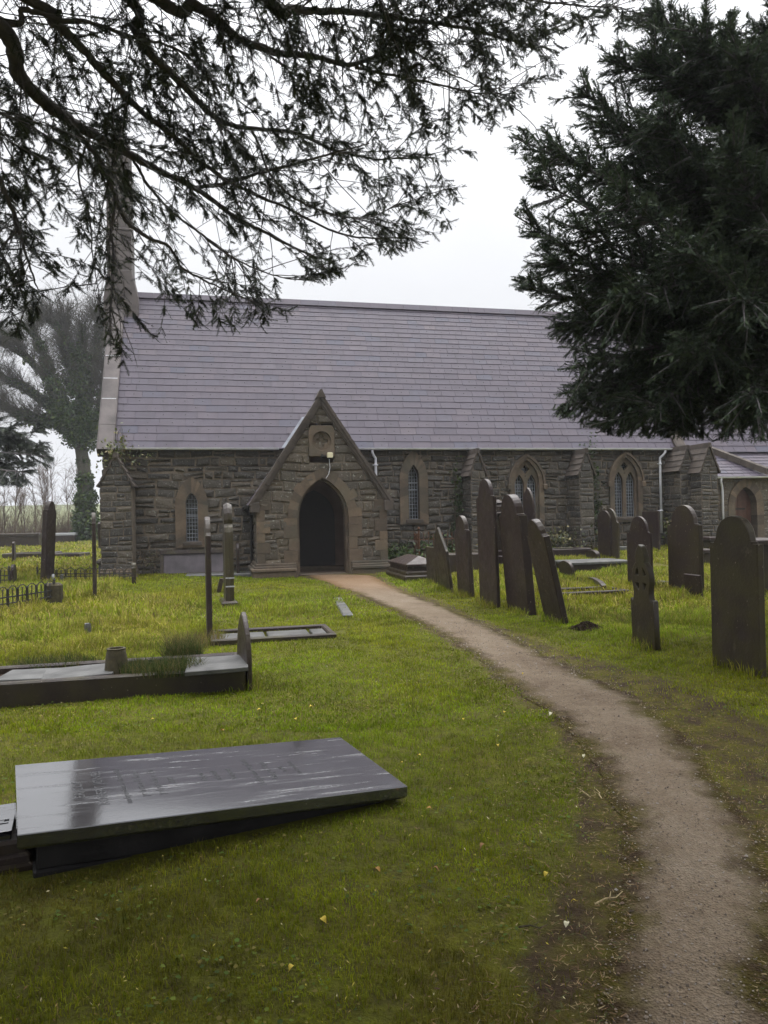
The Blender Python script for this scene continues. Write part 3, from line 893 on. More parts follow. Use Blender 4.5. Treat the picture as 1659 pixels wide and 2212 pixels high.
# porch roof: slated planes running back into the nave roof
mb = MB()
EX, EZ = PHW + .24, PE - .05; L = math.hypot(EX, PA - EZ - .12)
def pxf(sx):
    dx, dz = EX / L, (PA - EZ - .12) / L
    return lambda s, t, n: (sx * (EX - t * dx + n * dz), .30 + (s if sx > 0 else s), EZ + t * dz + n * dx)
vend = lambda t: max(.2, (EZ + t * (PA - EZ - .12) / L - ZE) / sn * cs + 1.86 - .30 + .10) if EZ + t * (PA - EZ - .12) / L > ZE else 1.75
for sx in (-1, 1):
    cr = [.24] * int(L / .24) + [L - .24 * int(L / .24)]
    f = pxf(sx)
    sub = MB()
    slates(sub, f, lambda t: 0.0, vend, L, cr, (.3, .42), .016)
    if sx > 0: pass
    b = len(mb.v); mb.v += sub.v; mb.f += [[b + i for i in ff] for ff in sub.f]; mb.r += sub.r; mb.m += [0] * len(sub.f)
    mb.add([f(0, -.0, -.03), f(1.75, 0, -.03), f(vend(L), L, -.03), f(0, L, -.03)], [(0, 1, 2, 3)], .3)
pr = mb.build('porch_roof', [M['slates']], porch)
mb = MB(); mb.tube([(-EX - .05, .28, EZ - .02), (-EX - .05, NW, EZ - .02)], .055, 8); mb.tube([(-EX - .03, 1.85, EZ - .05), (-EX + .16, 1.9, EZ - .3), (-EX + .16, 1.9, -.1)], .035, 8)
mb.build('porch_gutter', M['iron'], porch)
for sx in (-1, 1):   # lead valleys where the porch roof meets the nave roof
    mb = MB(); P = []
    for z in np.linspace(ZE + .02, PA - .25, 6):
        x = EX * (PA - .12 - z) / (PA - EZ - .12); t = (z - ZE) / sn
        for e in (0.02, .13): P.append(nave_xf(sx * (x + e), t, .03))
    mb.add(P, [(2 * i, 2 * i + 1, 2 * i + 3, 2 * i + 2) for i in range(5)])
    mb.build('lead_valley', M['lead'], porch)
# small floodlight over the doorway, its bracket and cable
mb = MB()
mb.cbox((.12, -.30, 3.26), (.27, -.18, 3.40), .015)
fl = mb.build('floodlight', M['lampw'], porch)
mb = MB(); mb.box((-.02, -.14, 3.30), (.20, -.11, 3.34)); mb.box((.18, -.19, 3.24), (.22, -.10, 3.30)); mb.box((-.03, -.12, 3.27), (.03, -.02, 3.37))
mb.build('bracket', M['iron'], fl)
mb = MB(); mb.tube([(.20, -.06, 3.26), (.22, -.055, 3.0), (.18, -.06, 2.82), (.10, -.06, 2.70)], .008, 5)
mb.build('cable', M['gutter'], fl)

# --- chancel and vestry beyond the east gable
mb = MB()
CL = math.hypot(VR - 2.4, ZR - 1.2 - 3.55); cc, cn = (VR - 2.4) / CL, (ZR - 1.2 - 3.55) / CL
cxf = lambda s, t, n: (s, 4.02 + t * cc - n * cn, 3.80 + t * cn + n * cc)
cr = []; t = 0
while t < CL - .1: h = .30 - .08 * t / CL; cr.append(h); t += h
slates(mb, cxf, lambda t: UR + .1, lambda t: 20.0, CL, cr, (.4, .62), .02)
mb.add([cxf(UR, 0, -.03), cxf(20, 0, -.03), cxf(20, CL, -.03), cxf(UR, CL, -.03)], [(0, 1, 2, 3)], .3)
mb.add([cxf(UR, CL, 0), cxf(20, CL, 0), (20, 11.2, 3.8), (UR, 11.2, 3.8)], [(0, 1, 2, 3)], .3)
mb.build('chancel_roof', M['slates'], church)
mb = MB()
rubble(mb, 0, 0, -.4, 3.8, front(4.2), rows=(.15, .3), lens=(.3, .7), lim=lambda z: (UR, 20.0))
mb.add([(20, 4.2, -.4), (20, 9, -.4), (20, 9, 3.8), (20, 6.2, 8), (20, 4.2, 3.8)], [(0, 1, 2, 3, 4)], mat=1)
mb.build('chancel_wall', [M['rubble'], M['mortar']], church)
mb = MB(); VV = 3.0; dvu = 16.05
vb = arch_half(1.5, -.4, 1.75, 1.0)
rubble(mb, 0, 0, -.4, 2.75, front(VV), lambda z, z2: [(dvu - min(vb(z), vb(z2)) + .03, dvu + min(vb(z), vb(z2)) - .03)] if min(vb(z), vb(z2)) > .05 else [], rows=(.18, .34), lens=(.3, .7), d=.02, gap=.02, lim=lambda z: (13.3, 19.6), rr=(.45, 1))
mb.add([(13.3, VV, -.4), (13.3, 4.2, -.4), (13.3, 4.2, 3.7), (13.3, VV, 2.7)], [(0, 1, 2, 3)], mat=1)
ves = mb.build('vestry', [M['porch_rubble'], M['mortar']], church)
mb = MB(); VL = math.hypot(1.5, 1.12)
vxf = lambda s, t, n: (s, 2.82 + t * 1.5 / VL - n * 1.12 / VL, 2.80 + t * 1.12 / VL + n * 1.5 / VL)
slates(mb, vxf, lambda t: 13.45, lambda t: 19.6, VL, [.21] * 9, (.3, .42), .02)
mb.add([vxf(13.45, 0, -.03), vxf(19.6, 0, -.03), vxf(19.6, VL, -.03), vxf(13.45, VL, -.03)], [(0, 1, 2, 3)], .3)
vr = mb.build('vestry_roof', M['slates'], ves)
mb = MB(); mb.box((13.4, 4.16, 3.86), (15.4, 4.26, 4.0)); mb.build('lead_flashing', M['lead'], ves)
mb = MB()
X = np.array([15.35, 4.3, 4.0]); Y = np.array([16.9, 2.75, 2.95])
for k in range(5):
    a = X + (Y - X) * k / 5; b = X + (Y - X) * ((k + 1) / 5 - .01)
    P = [a + (-.1, 0, -.1), a + (.1, 0, -.1), a + (.1, 0, .13), a + (-.1, 0, .13), b + (-.1, 0, -.1), b + (.1, 0, -.1), b + (.1, 0, .13), b + (-.1, 0, .13)]
    mb.add(P, [(0, 1, 2, 3), (7, 6, 5, 4), (0, 3, 7, 4), (1, 5, 6, 2), (3, 2, 6, 7)])
mb.build('roof_coping', M['coping'], ves)
mb = MB()
gutter(13.4, 19.6, 2.76, 2.80); mb.build('gutter', M['gutter'], ves)
mb = MB()
for k in range(1):
    o = arch(1.5, -.4, 1.75, 1.0); i = arch(.92, -.4, 1.75, .68)
for k in range(len(o) - 1):
    segs = 6 if k in (0, len(o) - 2) else 1
    for q in range(segs):
        L = lambda a, b, f: (a[0] + (b[0] - a[0]) * f + dvu, a[1] + (b[1] - a[1]) * f)
        mb.strip([L(o[k], o[k + 1], q / segs), L(o[k], o[k + 1], (q + 1) / segs)], [L(i[k], i[k + 1], q / segs), L(i[k], i[k + 1], (q + 1) / segs)], VV - .05, VV + .35)
mb.build('door_surround', M['stone'], ves)
mb = MB()
for k in range(5):
    x0 = dvu - .47 + .188 * k; mb.box((x0 + .004, VV + .28 + .004 * (k % 2), -.4), (x0 + .184, VV + .33, 2.4))
vd = mb.build('vestry_door', M['reddoor'], ves)
mb = MB()
mb.tube([(dvu + .3, VV + .275, .95), (dvu + .3, VV + .22, .95)], .04, 8); mb.build('handle', M['iron'], ves)
for z in (.45, 1.6):
    mb = MB(); mb.box((dvu - .47, VV + .265, z), (dvu + .2, VV + .279, z + .06)); mb.build('hinge_strap', M['iron'], ves)
mb = MB(); r = .04; u = 14.98
mb.tube([(u - .1, 2.76, 2.78), (u - .1, 2.78, 2.62), (u + .03, 2.9, 2.45), (u + .06, 2.92, 2.3), (u + .06, 2.92, .2)], r, 10)
mb.build('downpipe', M['gutter'], ves, True)

# ================================================================== GRAVES
def prof(kind, W, H):
    h = W / 2; base = -.2
    if kind == 'round':
        k = min(h * .8, H * .4); a = np.linspace(0, PI, 17)
        top = [(h * math.cos(x), H - k + k * math.sin(x)) for x in a]
    elif kind == 'shoulder':
        r = h * .70; zs = H - r * 1.12; top = [(h, zs - .02), (h, zs), (r + h * .10, zs), (r + h * .10, zs + .018)]
        top += [(r + h * .02, zs + .03)]
        top += [(r * math.cos(x), zs + .05 + (H - zs - .05) * math.sin(x)) for x in np.linspace(.1, PI - .1, 15)]
        top += [(-x, z) for x, z in [(r + h * .02, zs + .03), (r + h * .10, zs + .018), (r + h * .10, zs), (h, zs), (h, zs - .02)]]
    elif kind == 'gothic':
        a = arch(W, 0, H - W * .80, W * .80, 8); top = [p for p in a[::-1]][1:-1]
    elif kind == 'ogee':
        zs = H - W * .42
        half = [(h, zs - .04), (h, zs), (h * .86, zs + .005), (h * .76, zs + W * .07), (h * .70, zs + W * .16), (h * .58, zs + W * .25), (h * .40, zs + W * .345), (h * .2, zs + W * .40)]
        top = half + [(0, H)] + [(-x, z) for x, z in half[::-1]]
    elif kind == 'trefoil':
        zs = H - W * .95
        half = [(h, zs - .1), (h, zs), (h * .98, zs + W * .12), (h * .82, zs + W * .26), (h * .62, zs + W * .33), (h * .56, zs + W * .36), (h * .64, zs + W * .48), (h * .60, zs + W * .66), (h * .42, zs + W * .80), (h * .18, zs + W * .90)]
        top = half + [(0, H)] + [(-x, z) for x, z in half[::-1]]
    elif kind == 'peak':
        top = [(h, H - W * .55), (h * .9, H - W * .5), (h * .12, H - .01), (0, H), (-h * .12, H - .01), (-h * .9, H - W * .5), (-h, H - W * .55)]
    else:
        top = [(h, H), (-h, H)]
    return [(-h, base), (h, base)] + top

TURN = TH + PI / 2      # headstones stand across the church axis
def put_stone(P, yaw, W, H, T, kind, lean=0, side=0, mat=None, name='headstone', bev=None):
    mb = MB(); pl = prof(kind, W, H)
    mb.prism(pl, -T / 2, T / 2, bev=bev or (T * .45 if kind == 'trefoil' else min(.012, T * .2)))
    o = mb.build(name, mat or M['head'])
    o.location = P; o.rotation_euler = (-lean, side, yaw)
    return o

def stone(xl, xr, yb, yt, T, kind, label, lean=0., side=0., dyaw=0., W=None, group='slate headstones right of the path', mat=None, name='headstone', cat='headstone'):
    """A headstone whose near bottom corner, far edge and top are read off the survey photograph."""
    yaw = TURN + dyaw
    A = G(xr, yb); d = np.array([math.cos(yaw), math.sin(yaw), 0])
    if W is None:
        r = ray(xl, yb); m = np.array([[d[0], -r[0]], [d[1], -r[1]]])
        W = abs(np.linalg.solve(m, (O - A)[:2])[0])
    c = A + d * W / 2
    r = ray((xl + xr) / 2, yt); H = EYE + r[2] / r[1] * c[1]
    c[2] = float(gz(c[0], c[1])); H = (H - c[2]) / max(.8, math.cos(lean))
    nrm = np.array([math.cos(TH + dyaw), math.sin(TH + dyaw), 0])
    c = c + nrm * T / 2
    o = put_stone(c, yaw, W, H, T, kind, math.radians(lean), math.radians(side), mat, name)
    tag(o, label, cat, group)
    return o

# right of the path, front row from the porch towards the camera
stone(923, 943, 1263, 1197, .06, 'rect', 'low brown slab standing behind the left end of the front row', 2)
stone(947, 974.6, 1281, 1141.6, .06, 'peak', 'slate headstone with pointed top, leftmost of the leaning front row', 6.5)
stone(989, 1016.5, 1291, 1148, .09, 'shoulder', 'shorter round-topped headstone between the pointed and the tallest stone', 2.4)
stone(1037, 1074, 1314, 1088.7, .07, 'shoulder', 'tallest upright round-shouldered headstone beside the path, urn monument behind it', 1)
stone(1096, 1142.6, 1330, 1117.8, .14, 'shoulder', 'thick greenish headstone leaning slightly left, two stones along from the pointed one', 4.4)
stone(1177, 1216.7, 1349, 1150.9, .10, 'ogee', 'most strongly leaning headstone at the near end of the path-side row', 12)
# behind
stone(1105, 1129, 1228, 1111, .07, 'shoulder', 'headstone mostly hidden behind the thick greenish stone', 3)
stone(1137, 1158.5, 1226, 1087, .06, 'gothic', 'tall pointed headstone behind the strongly leaning stone, under the traceried window', 2)
stone(1356, 1407.7, 1277, 1115, .055, 'shoulder', 'tall dark headstone standing right behind the pierced cross stone')
h = stone(1444.5, 1512.8, 1284, 1090.8, .10, 'shoulder', 'big dark round-topped headstone in front of the twin-capped corner buttress')
stone(1481, 1515.5, 1299, 1251.8, .05, 'rect', 'small low slab propped at the foot of the big round-topped headstone', 4)
stone(1538.7, 1642.4, 1466, 1114, .085, 'shoulder', 'largest and nearest headstone, brown slate at the right edge', 0)
stone(877, 890, 1199, 1096.6, .06, 'gothic', 'narrow dark headstone seen nearly edge-on before the lancet window right of the porch', 0, W=.55)
stone(1292, 1319, 1209, 1102.7, .06, 'round', 'taller rear one of two overlapping headstones near the ivy', 0)
stone(1296, 1335, 1212, 1120, .06, 'ogee', 'shorter front one of two overlapping headstones near the ivy', -2)
stone(1327, 1352, 1180, 1100, .08, 'shoulder', 'headstone standing below the right-hand traceried window')
stone(1389, 1423.5, 1190, 1104, .06, 'rect', 'broad shaded headstone beside the white downpipe')
stone(1258, 1279.7, 1191, 1154.8, .06, 'gothic', 'small pointed marker behind the long low kerb', 3, group='small grave markers', name='grave_marker', cat='grave marker')
stone(1267, 1290, 1214, 1188.7, .12, 'round', 'small rounded marker between the pale ledger and the overlapping headstones', 6, group='small grave markers', name='grave_marker', cat='grave marker')
stone(1230, 1240, 1187, 1159.8, .05, 'gothic', 'tiny pointed marker against the bushes by the church wall', 3, group='small grave markers', name='grave_marker', cat='grave marker')
stone(1210, 1238, 1252, 1217.6, .07, 'round', 'small round-topped marker leaning at the end of the pale ledger', 9, group='small grave markers', name='grave_marker', cat='grave marker')
stone(1270.6, 1299.5, 1278, 1250.7, .10, 'round', 'low half-round marker on the grassy kerb', 0, dyaw=-.35, group='small grave markers', name='grave_marker', cat='grave marker')

# pierced wheel-cross stone
A = G(1413, 1406); yaw = TURN; d = np.array([math.cos(yaw), math.sin(yaw), 0]); r = ray(1365.4, 1400)
Wc = abs(np.linalg.solve(np.array([[d[0], -r[0]], [d[1], -r[1]]]), (O - A)[:2])[0])
c = A + d * Wc / 2; Hc = EYE + ray(1390, 1178)[2] * c[1] - float(gz(c[0], c[1]))
h = Wc / 2; zc = Hc * .67; rc = h * .78
outl = [(-h, -.2), (h, -.2), (h, Hc * .46), (h * .92, Hc * .465), (h * .86, Hc * .43), (h * .78, Hc * .45), (h * .70, Hc * .49), (h * .66, Hc * .53)]
outl += [(rc * math.cos(a), zc + rc * 1.2 * math.sin(a)) for a in np.linspace(-.5, 1.15, 9)]
outl += [(h * .42, Hc * .88), (h * .30, Hc * .95), (h * .08, Hc), (-h * .14, Hc * .985), (-h * .30, Hc * .93), (-h * .42, Hc * .87)]
outl += [(rc * math.cos(a), zc + rc * 1.2 * math.sin(a)) for a in np.linspace(PI - 1.15, PI + .5, 9)]
outl += [(-h * .66, Hc * .53), (-h * .70, Hc * .49), (-h * .78, Hc * .45), (-h * .86, Hc * .43), (-h * .92, Hc * .465), (-h, Hc * .46)]
hol = []
for sx in (-1, 1):
    for sz in (-1, 1):
        hol.append([(sx * .035, zc + sz * .035), (sx * rc * .70, zc + sz * .045), (sx * rc * .52, zc + sz * rc * .62), (sx * .04, zc + sz * rc * .85)])
cross = plate('cross_headstone', outl, hol, .055, .010, M['head'], None, Matrix.Identity(4))
cross.location = c + U * .05; cross.location.z = float(gz(c[0], c[1])); cross.rotation_euler = (math.radians(-1.5), 0, yaw)
tag(cross, 'narrow headstone with a waisted neck and a pierced wheel cross at its top', 'headstone', 'slate headstones right of the path')

# long low kerbs, chest tombs and ledgers: all lie along the church axis
def along(px0, px1, yb, depth, z0, z1, name, label, cat, mat, group=None, c=.02, back=None):
    """Low stone box along the axis: front bottom edge from px0 to px1 on the ground line yb."""
    A = G(px0, yb); r = ray(px1, yb)
    L = np.linalg.solve(np.array([[U[0], -r[0]], [U[1], -r[1]]]), (O - A)[:2])[0]
    mb = MB(); mb.cbox((0, 0, z0), (L, depth, z1), c)
    o = mb.build(name, mat); o.location = A; o.rotation_euler = (0, 0, TH)
    mid = A + U * L / 2; o.location.z = min(A[2], float(gz(mid[0], mid[1])))
    tag(o, label, cat, group)
    return o, L
KG = 'low kerbs round graves'
def kerb_set(px0, px1, yb, W, hgt, label, t=.11, mat=None, L=None, dyaw=0, filler=True):
    """Grave kerb: four rails round an earth bed."""
    A = G(px0, yb); uu = np.array([math.cos(TH + dyaw), math.sin(TH + dyaw)])
    if L is None:
        r = ray(px1, yb); L = np.linalg.solve(np.array([[uu[0], -r[0]], [uu[1], -r[1]]]), (O - A)[:2])[0]
    e = empty('grave_kerb', A, TH + dyaw); tag(e, label, 'grave kerb', KG)
    mt = mat or M['head']
    for a, b, n in (((0, 0), (L, t), 'rail'), ((0, W - t), (L, W), 'rail'), ((0, t + .003), (t, W - t - .003), 'end_rail'), ((L - t, t + .003), (L, W - t - .003), 'end_rail')):
        mb = MB(); mb.cbox((a[0], a[1], -.3), (b[0], b[1], hgt), .015); mb.build(n, mt, e)
    return e, A, L
along(964, 1050, 1240, .85, -.2, .50, 'chest_tomb', 'long low dark tomb behind the pointed and round headstones', 'tomb', M['head'], 'chest tombs')
kerb_set(1189, 1279, 1205, 1.1, .24, 'long dark kerb under the window between the two traceried windows')
kerb_set(1213, 1362, 1292, .9, .10, 'mossy kerb running behind the leaning stone to the cross stone', .10)
kerb_set(1404, 1450, 1268, .9, .10, 'short kerb between the tall dark and the big round-topped headstones', .12)
kerb_set(1336, 1357, 1192, .9, .16, 'kerb with pale top behind the overlapping headstones', .2, M['wet'])
def table(px0, px1, yb, yt, dep, label, mat, th=.09, over=.07, name='chest_tomb', fr=None):
    A = G(px0, yb); r = ray(px1, yb)
    L = np.linalg.solve(np.array([[U[0], -r[0]], [U[1], -r[1]]]), (O - A)[:2])[0]
    H = EYE + ray(px0, yt)[2] * A[1] - A[2]
    e = empty(name, A, TH); tag(e, label, 'tomb', 'chest tombs')
    mb = MB(); mb.cbox((-over, -over, H - th), (L + over, dep + over, H), .02); mb.build('top_slab', mat, e)
    mb = MB(); mb.cbox((0, 0, -.2), (L, dep, H - th - .002), .01); mb.build('chest', M['head'], e)
    return e
table(1236, 1357, 1236, 1214, .95, 'pale wet ledger on a low base in the long grass', M['wet'], .07, .05, 'ledger_tomb')
table(1520, 1546, 1224, 1187, .9, 'dark chest tomb between the big round-topped and the largest headstone', M['head'])
table(1534, 1560, 1192, 1160, .9, 'two-tiered chest tomb edge showing left of the largest headstone', M['head'])
table(1641, 1720, 1290, 1166, .9, 'dark chest tomb with a pale-edged top at the right edge', M['head'])

# urn-topped pedestal
P = G(1078, 1216); e = empty('pedestal_monument', P, TH); tag(e, 'dark stepped pedestal monument with pyramid cap behind the tallest headstone', 'monument')
Hm = EYE + ray(1078, 1083)[2] * P[1] - P[2]
mb = MB(); mb.cbox((-.36, -.36, -.2), (.36, .36, .22), .03); mb.cbox((-.30, -.30, .222), (.30, .30, .36), .03); mb.build('base', M['head'], e)
mb = MB(); mb.cbox((-.21, -.21, .36), (.21, .21, Hm - .46), .02); mb.build('die', M['head'], e)
mb = MB()
for a, b, w in ((.46, .40, .26), (.40, .34, .30), (.34, .30, .36)): mb.cbox((-w, -w, Hm - a), (w, w, Hm - b), .02)
mb.prism([(-.30, Hm - .30), (.30, Hm - .30), (.17, Hm - .16), (-.17, Hm - .16)], -.30, .30); mb.cbox((-.17, -.17, Hm - .16), (.17, .17, Hm - .12), .02)
mb.lathe([(.12, Hm - .12), (.10, Hm - .08), (.15, Hm - .04), (.10, Hm), (.03, Hm + .05)], 14); mb.build('cap', M['head'], e)

# small hipped coffin tomb by the path
P = G(878, 1256); e = empty('coffin_tomb', P, TH); tag(e, 'small black stepped tomb with hipped lid on the grass right of the porch', 'tomb')
mb = MB(); mb.cbox((-.06, -.06, -.2), (.95, 2.0, .14), .03); mb.cbox((0, 0, .142), (.89, 1.94, .24), .03); mb.build('plinth', M['head'], e)
mb = MB(); mb.cbox((.05, .05, .24), (.84, 1.89, .36), .01); mb.cbox((0, 0, .362), (.89, 1.94, .42), .015); mb.build('chest', M['head'], e)
mb = MB(); a = [(.02, .02, .42), (.87, .02, .42), (.87, 1.92, .42), (.02, 1.92, .42), (.445, .42, .60), (.445, 1.52, .60)]
mb.add(a, [(0, 1, 4), (1, 2, 5, 4), (2, 3, 5), (3, 0, 4, 5), (3, 2, 1, 0)]); mb.build('lid', M['head'], e)

# rusty railing by the wall
def bars(mb, A, B, h, n, r=.011):
    A = Vector(A); B = Vector(B)
    for i in range(n + 1):
        p = A.lerp(B, i / n); hh = h * random.uniform(.92, 1.03)
        q = p + Vector((random.uniform(-.012, .012), random.uniform(-.012, .012), hh))
        mb.tube([p - Vector((0, 0, .1)), q], r, 5)
        mb.lathe([(.004, q.z), (.022, q.z + .03), (.004, q.z + .09)], 6, (q.x, q.y))
    return
P = G(906, 1212); e = empty('iron_railing', P, TH); tag(e, 'rusty upright railing round a grave against the church wall', 'railing')
mb = MB(); bars(mb, (0, 0, 0), (2.6, 0, 0), .80, 17); bars(mb, (0, 0.14, 0), (0, 1.2, 0), .8, 8); mb.build('bar_panel', M['rust'], e)
mb = MB()
for z in (.18, .66): mb.tube([(0, 0, z), (2.6, 0, z)], .014, 6); mb.tube([(0, 0, z), (0, 1.2, z)], .014, 6)
mb.build('rail', M['rust'], e)
for x in (0, 2.6):
    mb = MB(); mb.tube([(x, 0, -.1), (x, 0, .95)], .028, 8); mb.lathe([(.01, .95), (.045, .99), (.03, 1.03), (.005, 1.06)], 8, (x, 0)); mb.build('post', M['rust'], e)

# ---- left of the path
LG = 'headstones left of the path'
def edge_stone(x0, x1, yb, yt, W, kind, label, dyaw=0, lean=0, side=0, T=None, name='headstone', cat='headstone', group=LG, mat=None):
    """A stone seen almost edge-on: its width W runs away from the viewer."""
    A = G((x0 + x1) / 2, yb)
    H = EYE + ray((x0 + x1) / 2, yt)[2] * (A[1] + W / 2) - A[2]
    yaw = TURN + dyaw; T = T or (x1 - x0) / F * A[1]
    c = A + np.array([math.cos(yaw), math.sin(yaw), 0]) * W / 2; c[2] = A[2]
    o = put_stone(c, yaw, W, H, T, kind, math.radians(lean), math.radians(side), mat, name)
    tag(o, label, cat, group); return o
stone(72, 86, 1262, 1118, .12, 'shoulder', 'broad slate headstone behind the hooped railing, leaning towards the church', -3, dyaw=-.17, W=.62, group=LG)
edge_stone(201, 208.5, 1299, 1107, .62, 'shoulder', 'headstone seen edge-on as a thin dark post before the corner buttress', .13)
edge_stone(448, 459.5, 1382, 1116, .66, 'ogee', 'tall thin headstone seen edge-on, nearest one left of the porch', .03, side=.6)
e3 = edge_stone(489, 507, 1310, 1086, .68, 'trefoil', 'thick trefoil-topped headstone on a base, seen edge-on beside the porch', .06)
mb = MB(); mb.cbox((-.45, -.14, -.25), (.45, .16, .10), .03); mb.build('base', M['head'], e3)
for z in (.36, .52):
    mb = MB(); mb.box((-.343, -.082, z), (-.338, .082, z + .025)); mb.build('band', M['pale'], e3)
edge_stone(512, 518, 1246, 1174, .5, 'round', 'small edge-on headstone half hidden behind the trefoil-topped stone')
edge_stone(468, 477, 1280, 1249, .3, 'rect', 'small fallen slab leaning behind the trefoil-topped stone', lean=-14, name='grave_marker', cat='grave marker', group='small grave markers')
edge_stone(285, 294, 1262, 1215, .35, 'shoulder', 'small shouldered marker at the foot of the corner buttress', .1, name='grave_marker', cat='grave marker', group='small grave markers')
edge_stone(22, 28, 1265, 1219, .4, 'shoulder', 'small edge-on marker left of the broad leaning headstone', name='grave_marker', cat='grave marker', group='small grave markers')
edge_stone(111, 116, 1258, 1240, .2, 'round', 'tiny white marker inside the hooped railing', name='grave_marker', cat='grave marker', group='small grave markers', mat=M['pale'])
edge_stone(129, 135, 1258, 1241, .2, 'rect', 'tiny grey marker right of the white one inside the hooped railing', name='grave_marker', cat='grave marker', group='small grave markers', mat=M['wet'])
edge_stone(187, 198, 1370, 1347, .10, 'shoulder', 'knee-low grey footstone alone in the rough grass', dyaw=.5, name='grave_marker', cat='grave marker', group='small grave markers', mat=M['wet'])
edge_stone(26, 31, 1214, 1170, .25, 'round', 'thin post-like marker near the far left kerb', name='grave_marker', cat='grave marker', group='small grave markers')
edge_stone(213, 220, 1186, 1128, .5, 'rect', 'slab leaning on the church corner behind the thin edge-on stone', side=-12, group=LG)
# broken pillar with a cap
P = G(224, 1246); e = empty('broken_pillar', P, TH); tag(e, 'short pillar with a dark domed cap beside the corner buttress', 'pillar')
mb = MB(); mb.cbox((-.12, -.12, -.2), (.12, .12, .36), .02); mb.build('shaft', M['wet'], e)
mb = MB(); mb.lathe([(.15, .36), (.21, .40), (.20, .46), (.12, .52), (.02, .54)], 14); mb.build('cap', M['head'], e)

# far left tombs
far = [('chest_tomb', -30, 84, 1183, 1154, 'dark tomb at the far left below the bare saplings', M['head']),
       ('chest_tomb', 112, 160, 1172, 1152, 'far pale-topped ledger beside the ivy-clad tree', M['pale'])]
for n, a, b, yb, yt, lab, mt in far: table(a, b, yb, yt, 1.1, lab, mt, .16, .05, n)
kerb_set(4, 118, 1207, 1.6, .20, 'far left kerb with square corner blocks', .2)
kerb_set(108, 171, 1205, 1.4, .16, 'far kerb slanting down towards the church path', .16, dyaw=-.16)
o, L = along(103, 160, 1172, .3, -.2, .35, 'boundary_wall', 'low dark boundary wall running behind the far graves', 'wall', M['rubble'])

# slab leaning on the church wall, another lying before it
cl = lambda u, v, z: P0 + U * u + V * v + np.array([0, 0, z])
P = cl(-3.55, 1.62, .0); P[2] = gz(P[0], P[1]); e = empty('leaning_tablet', P, TH); e.rotation_euler = (math.radians(-14), 0, TH)
tag(e, 'framed slate tablet leaning against the church wall under the lancet window', 'memorial tablet')
mb = MB(); mb.box((-.86, 0, -.1), (.86, .05, .66)); mb.build('panel', M['tablet'], e)
mb = MB()
for a, b in (((-.94, -.05, -.1), (.94, .07, .05)), ((-.94, -.05, .61), (.94, .07, .72)), ((-.94, -.045, .053), (-.84, .07, .607)), ((.84, -.045, .053), (.94, .07, .607))): mb.cbox(a, b, .012)
mb.build('frame', M['head'], e)
mb = MB(); mb.cbox((-.95, -.42, -.1), (.95, .42, .05), .02); o = mb.build('flat_gravestone', M['wet']); o.location = P + U * .75 - V * .62; o.rotation_euler = (0, 0, TH)
tag(o, 'flat grey gravestone lying in grass before the framed tablet', 'gravestone')

# hooped cast-iron railings
def hoops(mb, A, B, n, h, r=.010, low=True):
    A = Vector(A); B = Vector(B); d = (B - A); w = d.length / n; d.normalize(); Z = Vector((0, 0, 1))
    for i in range(n):
        c = A + d * w * (i + .5); R = w * .40
        pts = [c - d * R, c - d * R + Z * (h - R)] + [c + d * R * math.cos(PI - a) + Z * (h - R + R * math.sin(a)) for a in np.linspace(.3, PI - .3, 8)] + [c + d * R + Z * (h - R), c + d * R]
        mb.tube(pts, r, 5)
        mb.tube([c, c + Z * (h - R * .8)], r, 5)
        mb.lathe([(.004, c.z + h - R * .85), (.026, c.z + h - R * .75), (.006, c.z + h - R * .5)], 6, (c.x, c.y))
        c2 = A + d * w * i
        mb.tube([c2, c2 + Z * (h * .82)], r, 5)
        mb.lathe([(.004, c2.z + h * .80), (.024, c2.z + h * .85), (.005, c2.z + h * .93)], 6, (c2.x, c2.y))
def hoop_rail(P, Q, n, h, label):
    e = empty('hooped_railing', P); tag(e, label, 'railing', 'hooped iron railings')
    q = np.array(Q) - np.array(P)
    mb = MB(); hoops(mb, (0, 0, -.03), q - (0, 0, .03), n, h + .03); mb.build('hoop_panel', M['iron'], e)
    mb = MB()
    for z in (.14, h * .56): mb.tube([(0, 0, z), tuple(q + (0, 0, z))], .013, 6)
    mb.build('rail', M['iron'], e)
    for p in ((0, 0, 0), tuple(q)):
        mb = MB(); mb.tube([(p[0], p[1], p[2] - .1), (p[0], p[1], p[2] + h * .95)], .022, 7); mb.lathe([(.01, p[2] + h * .95), (.035, p[2] + h), (.008, p[2] + h * 1.1)], 8, (p[0], p[1])); mb.build('post', M['iron'], e)
a = G(118, 1303); b = a + (G(0, 1322) - a) * 1.9; b[2] = gz(b[0], b[1]); hoop_rail(a, b, 11, .46, 'nearest hooped iron railing, running out of the left edge')
a = G(81, 1256); b = G(290, 1256); hoop_rail(a, b, 10, .36, 'far low hooped railing in front of the corner buttress')
a = G(-60, 1266); b = G(20, 1265); hoop_rail(a, b, 4, .46, 'short hooped railing at the left edge behind the nearest one')
mb = MB(); P = G(116, 1302); mb.cbox((-.16, -.14, -.2), (.16, .14, .40), .05); o = mb.build('gate_pier', M['pot']); o.location = P; o.rotation_euler = (0, 0, TH)
tag(o, 'squat mossy pier at the near corner of the hooped railing', 'pier')

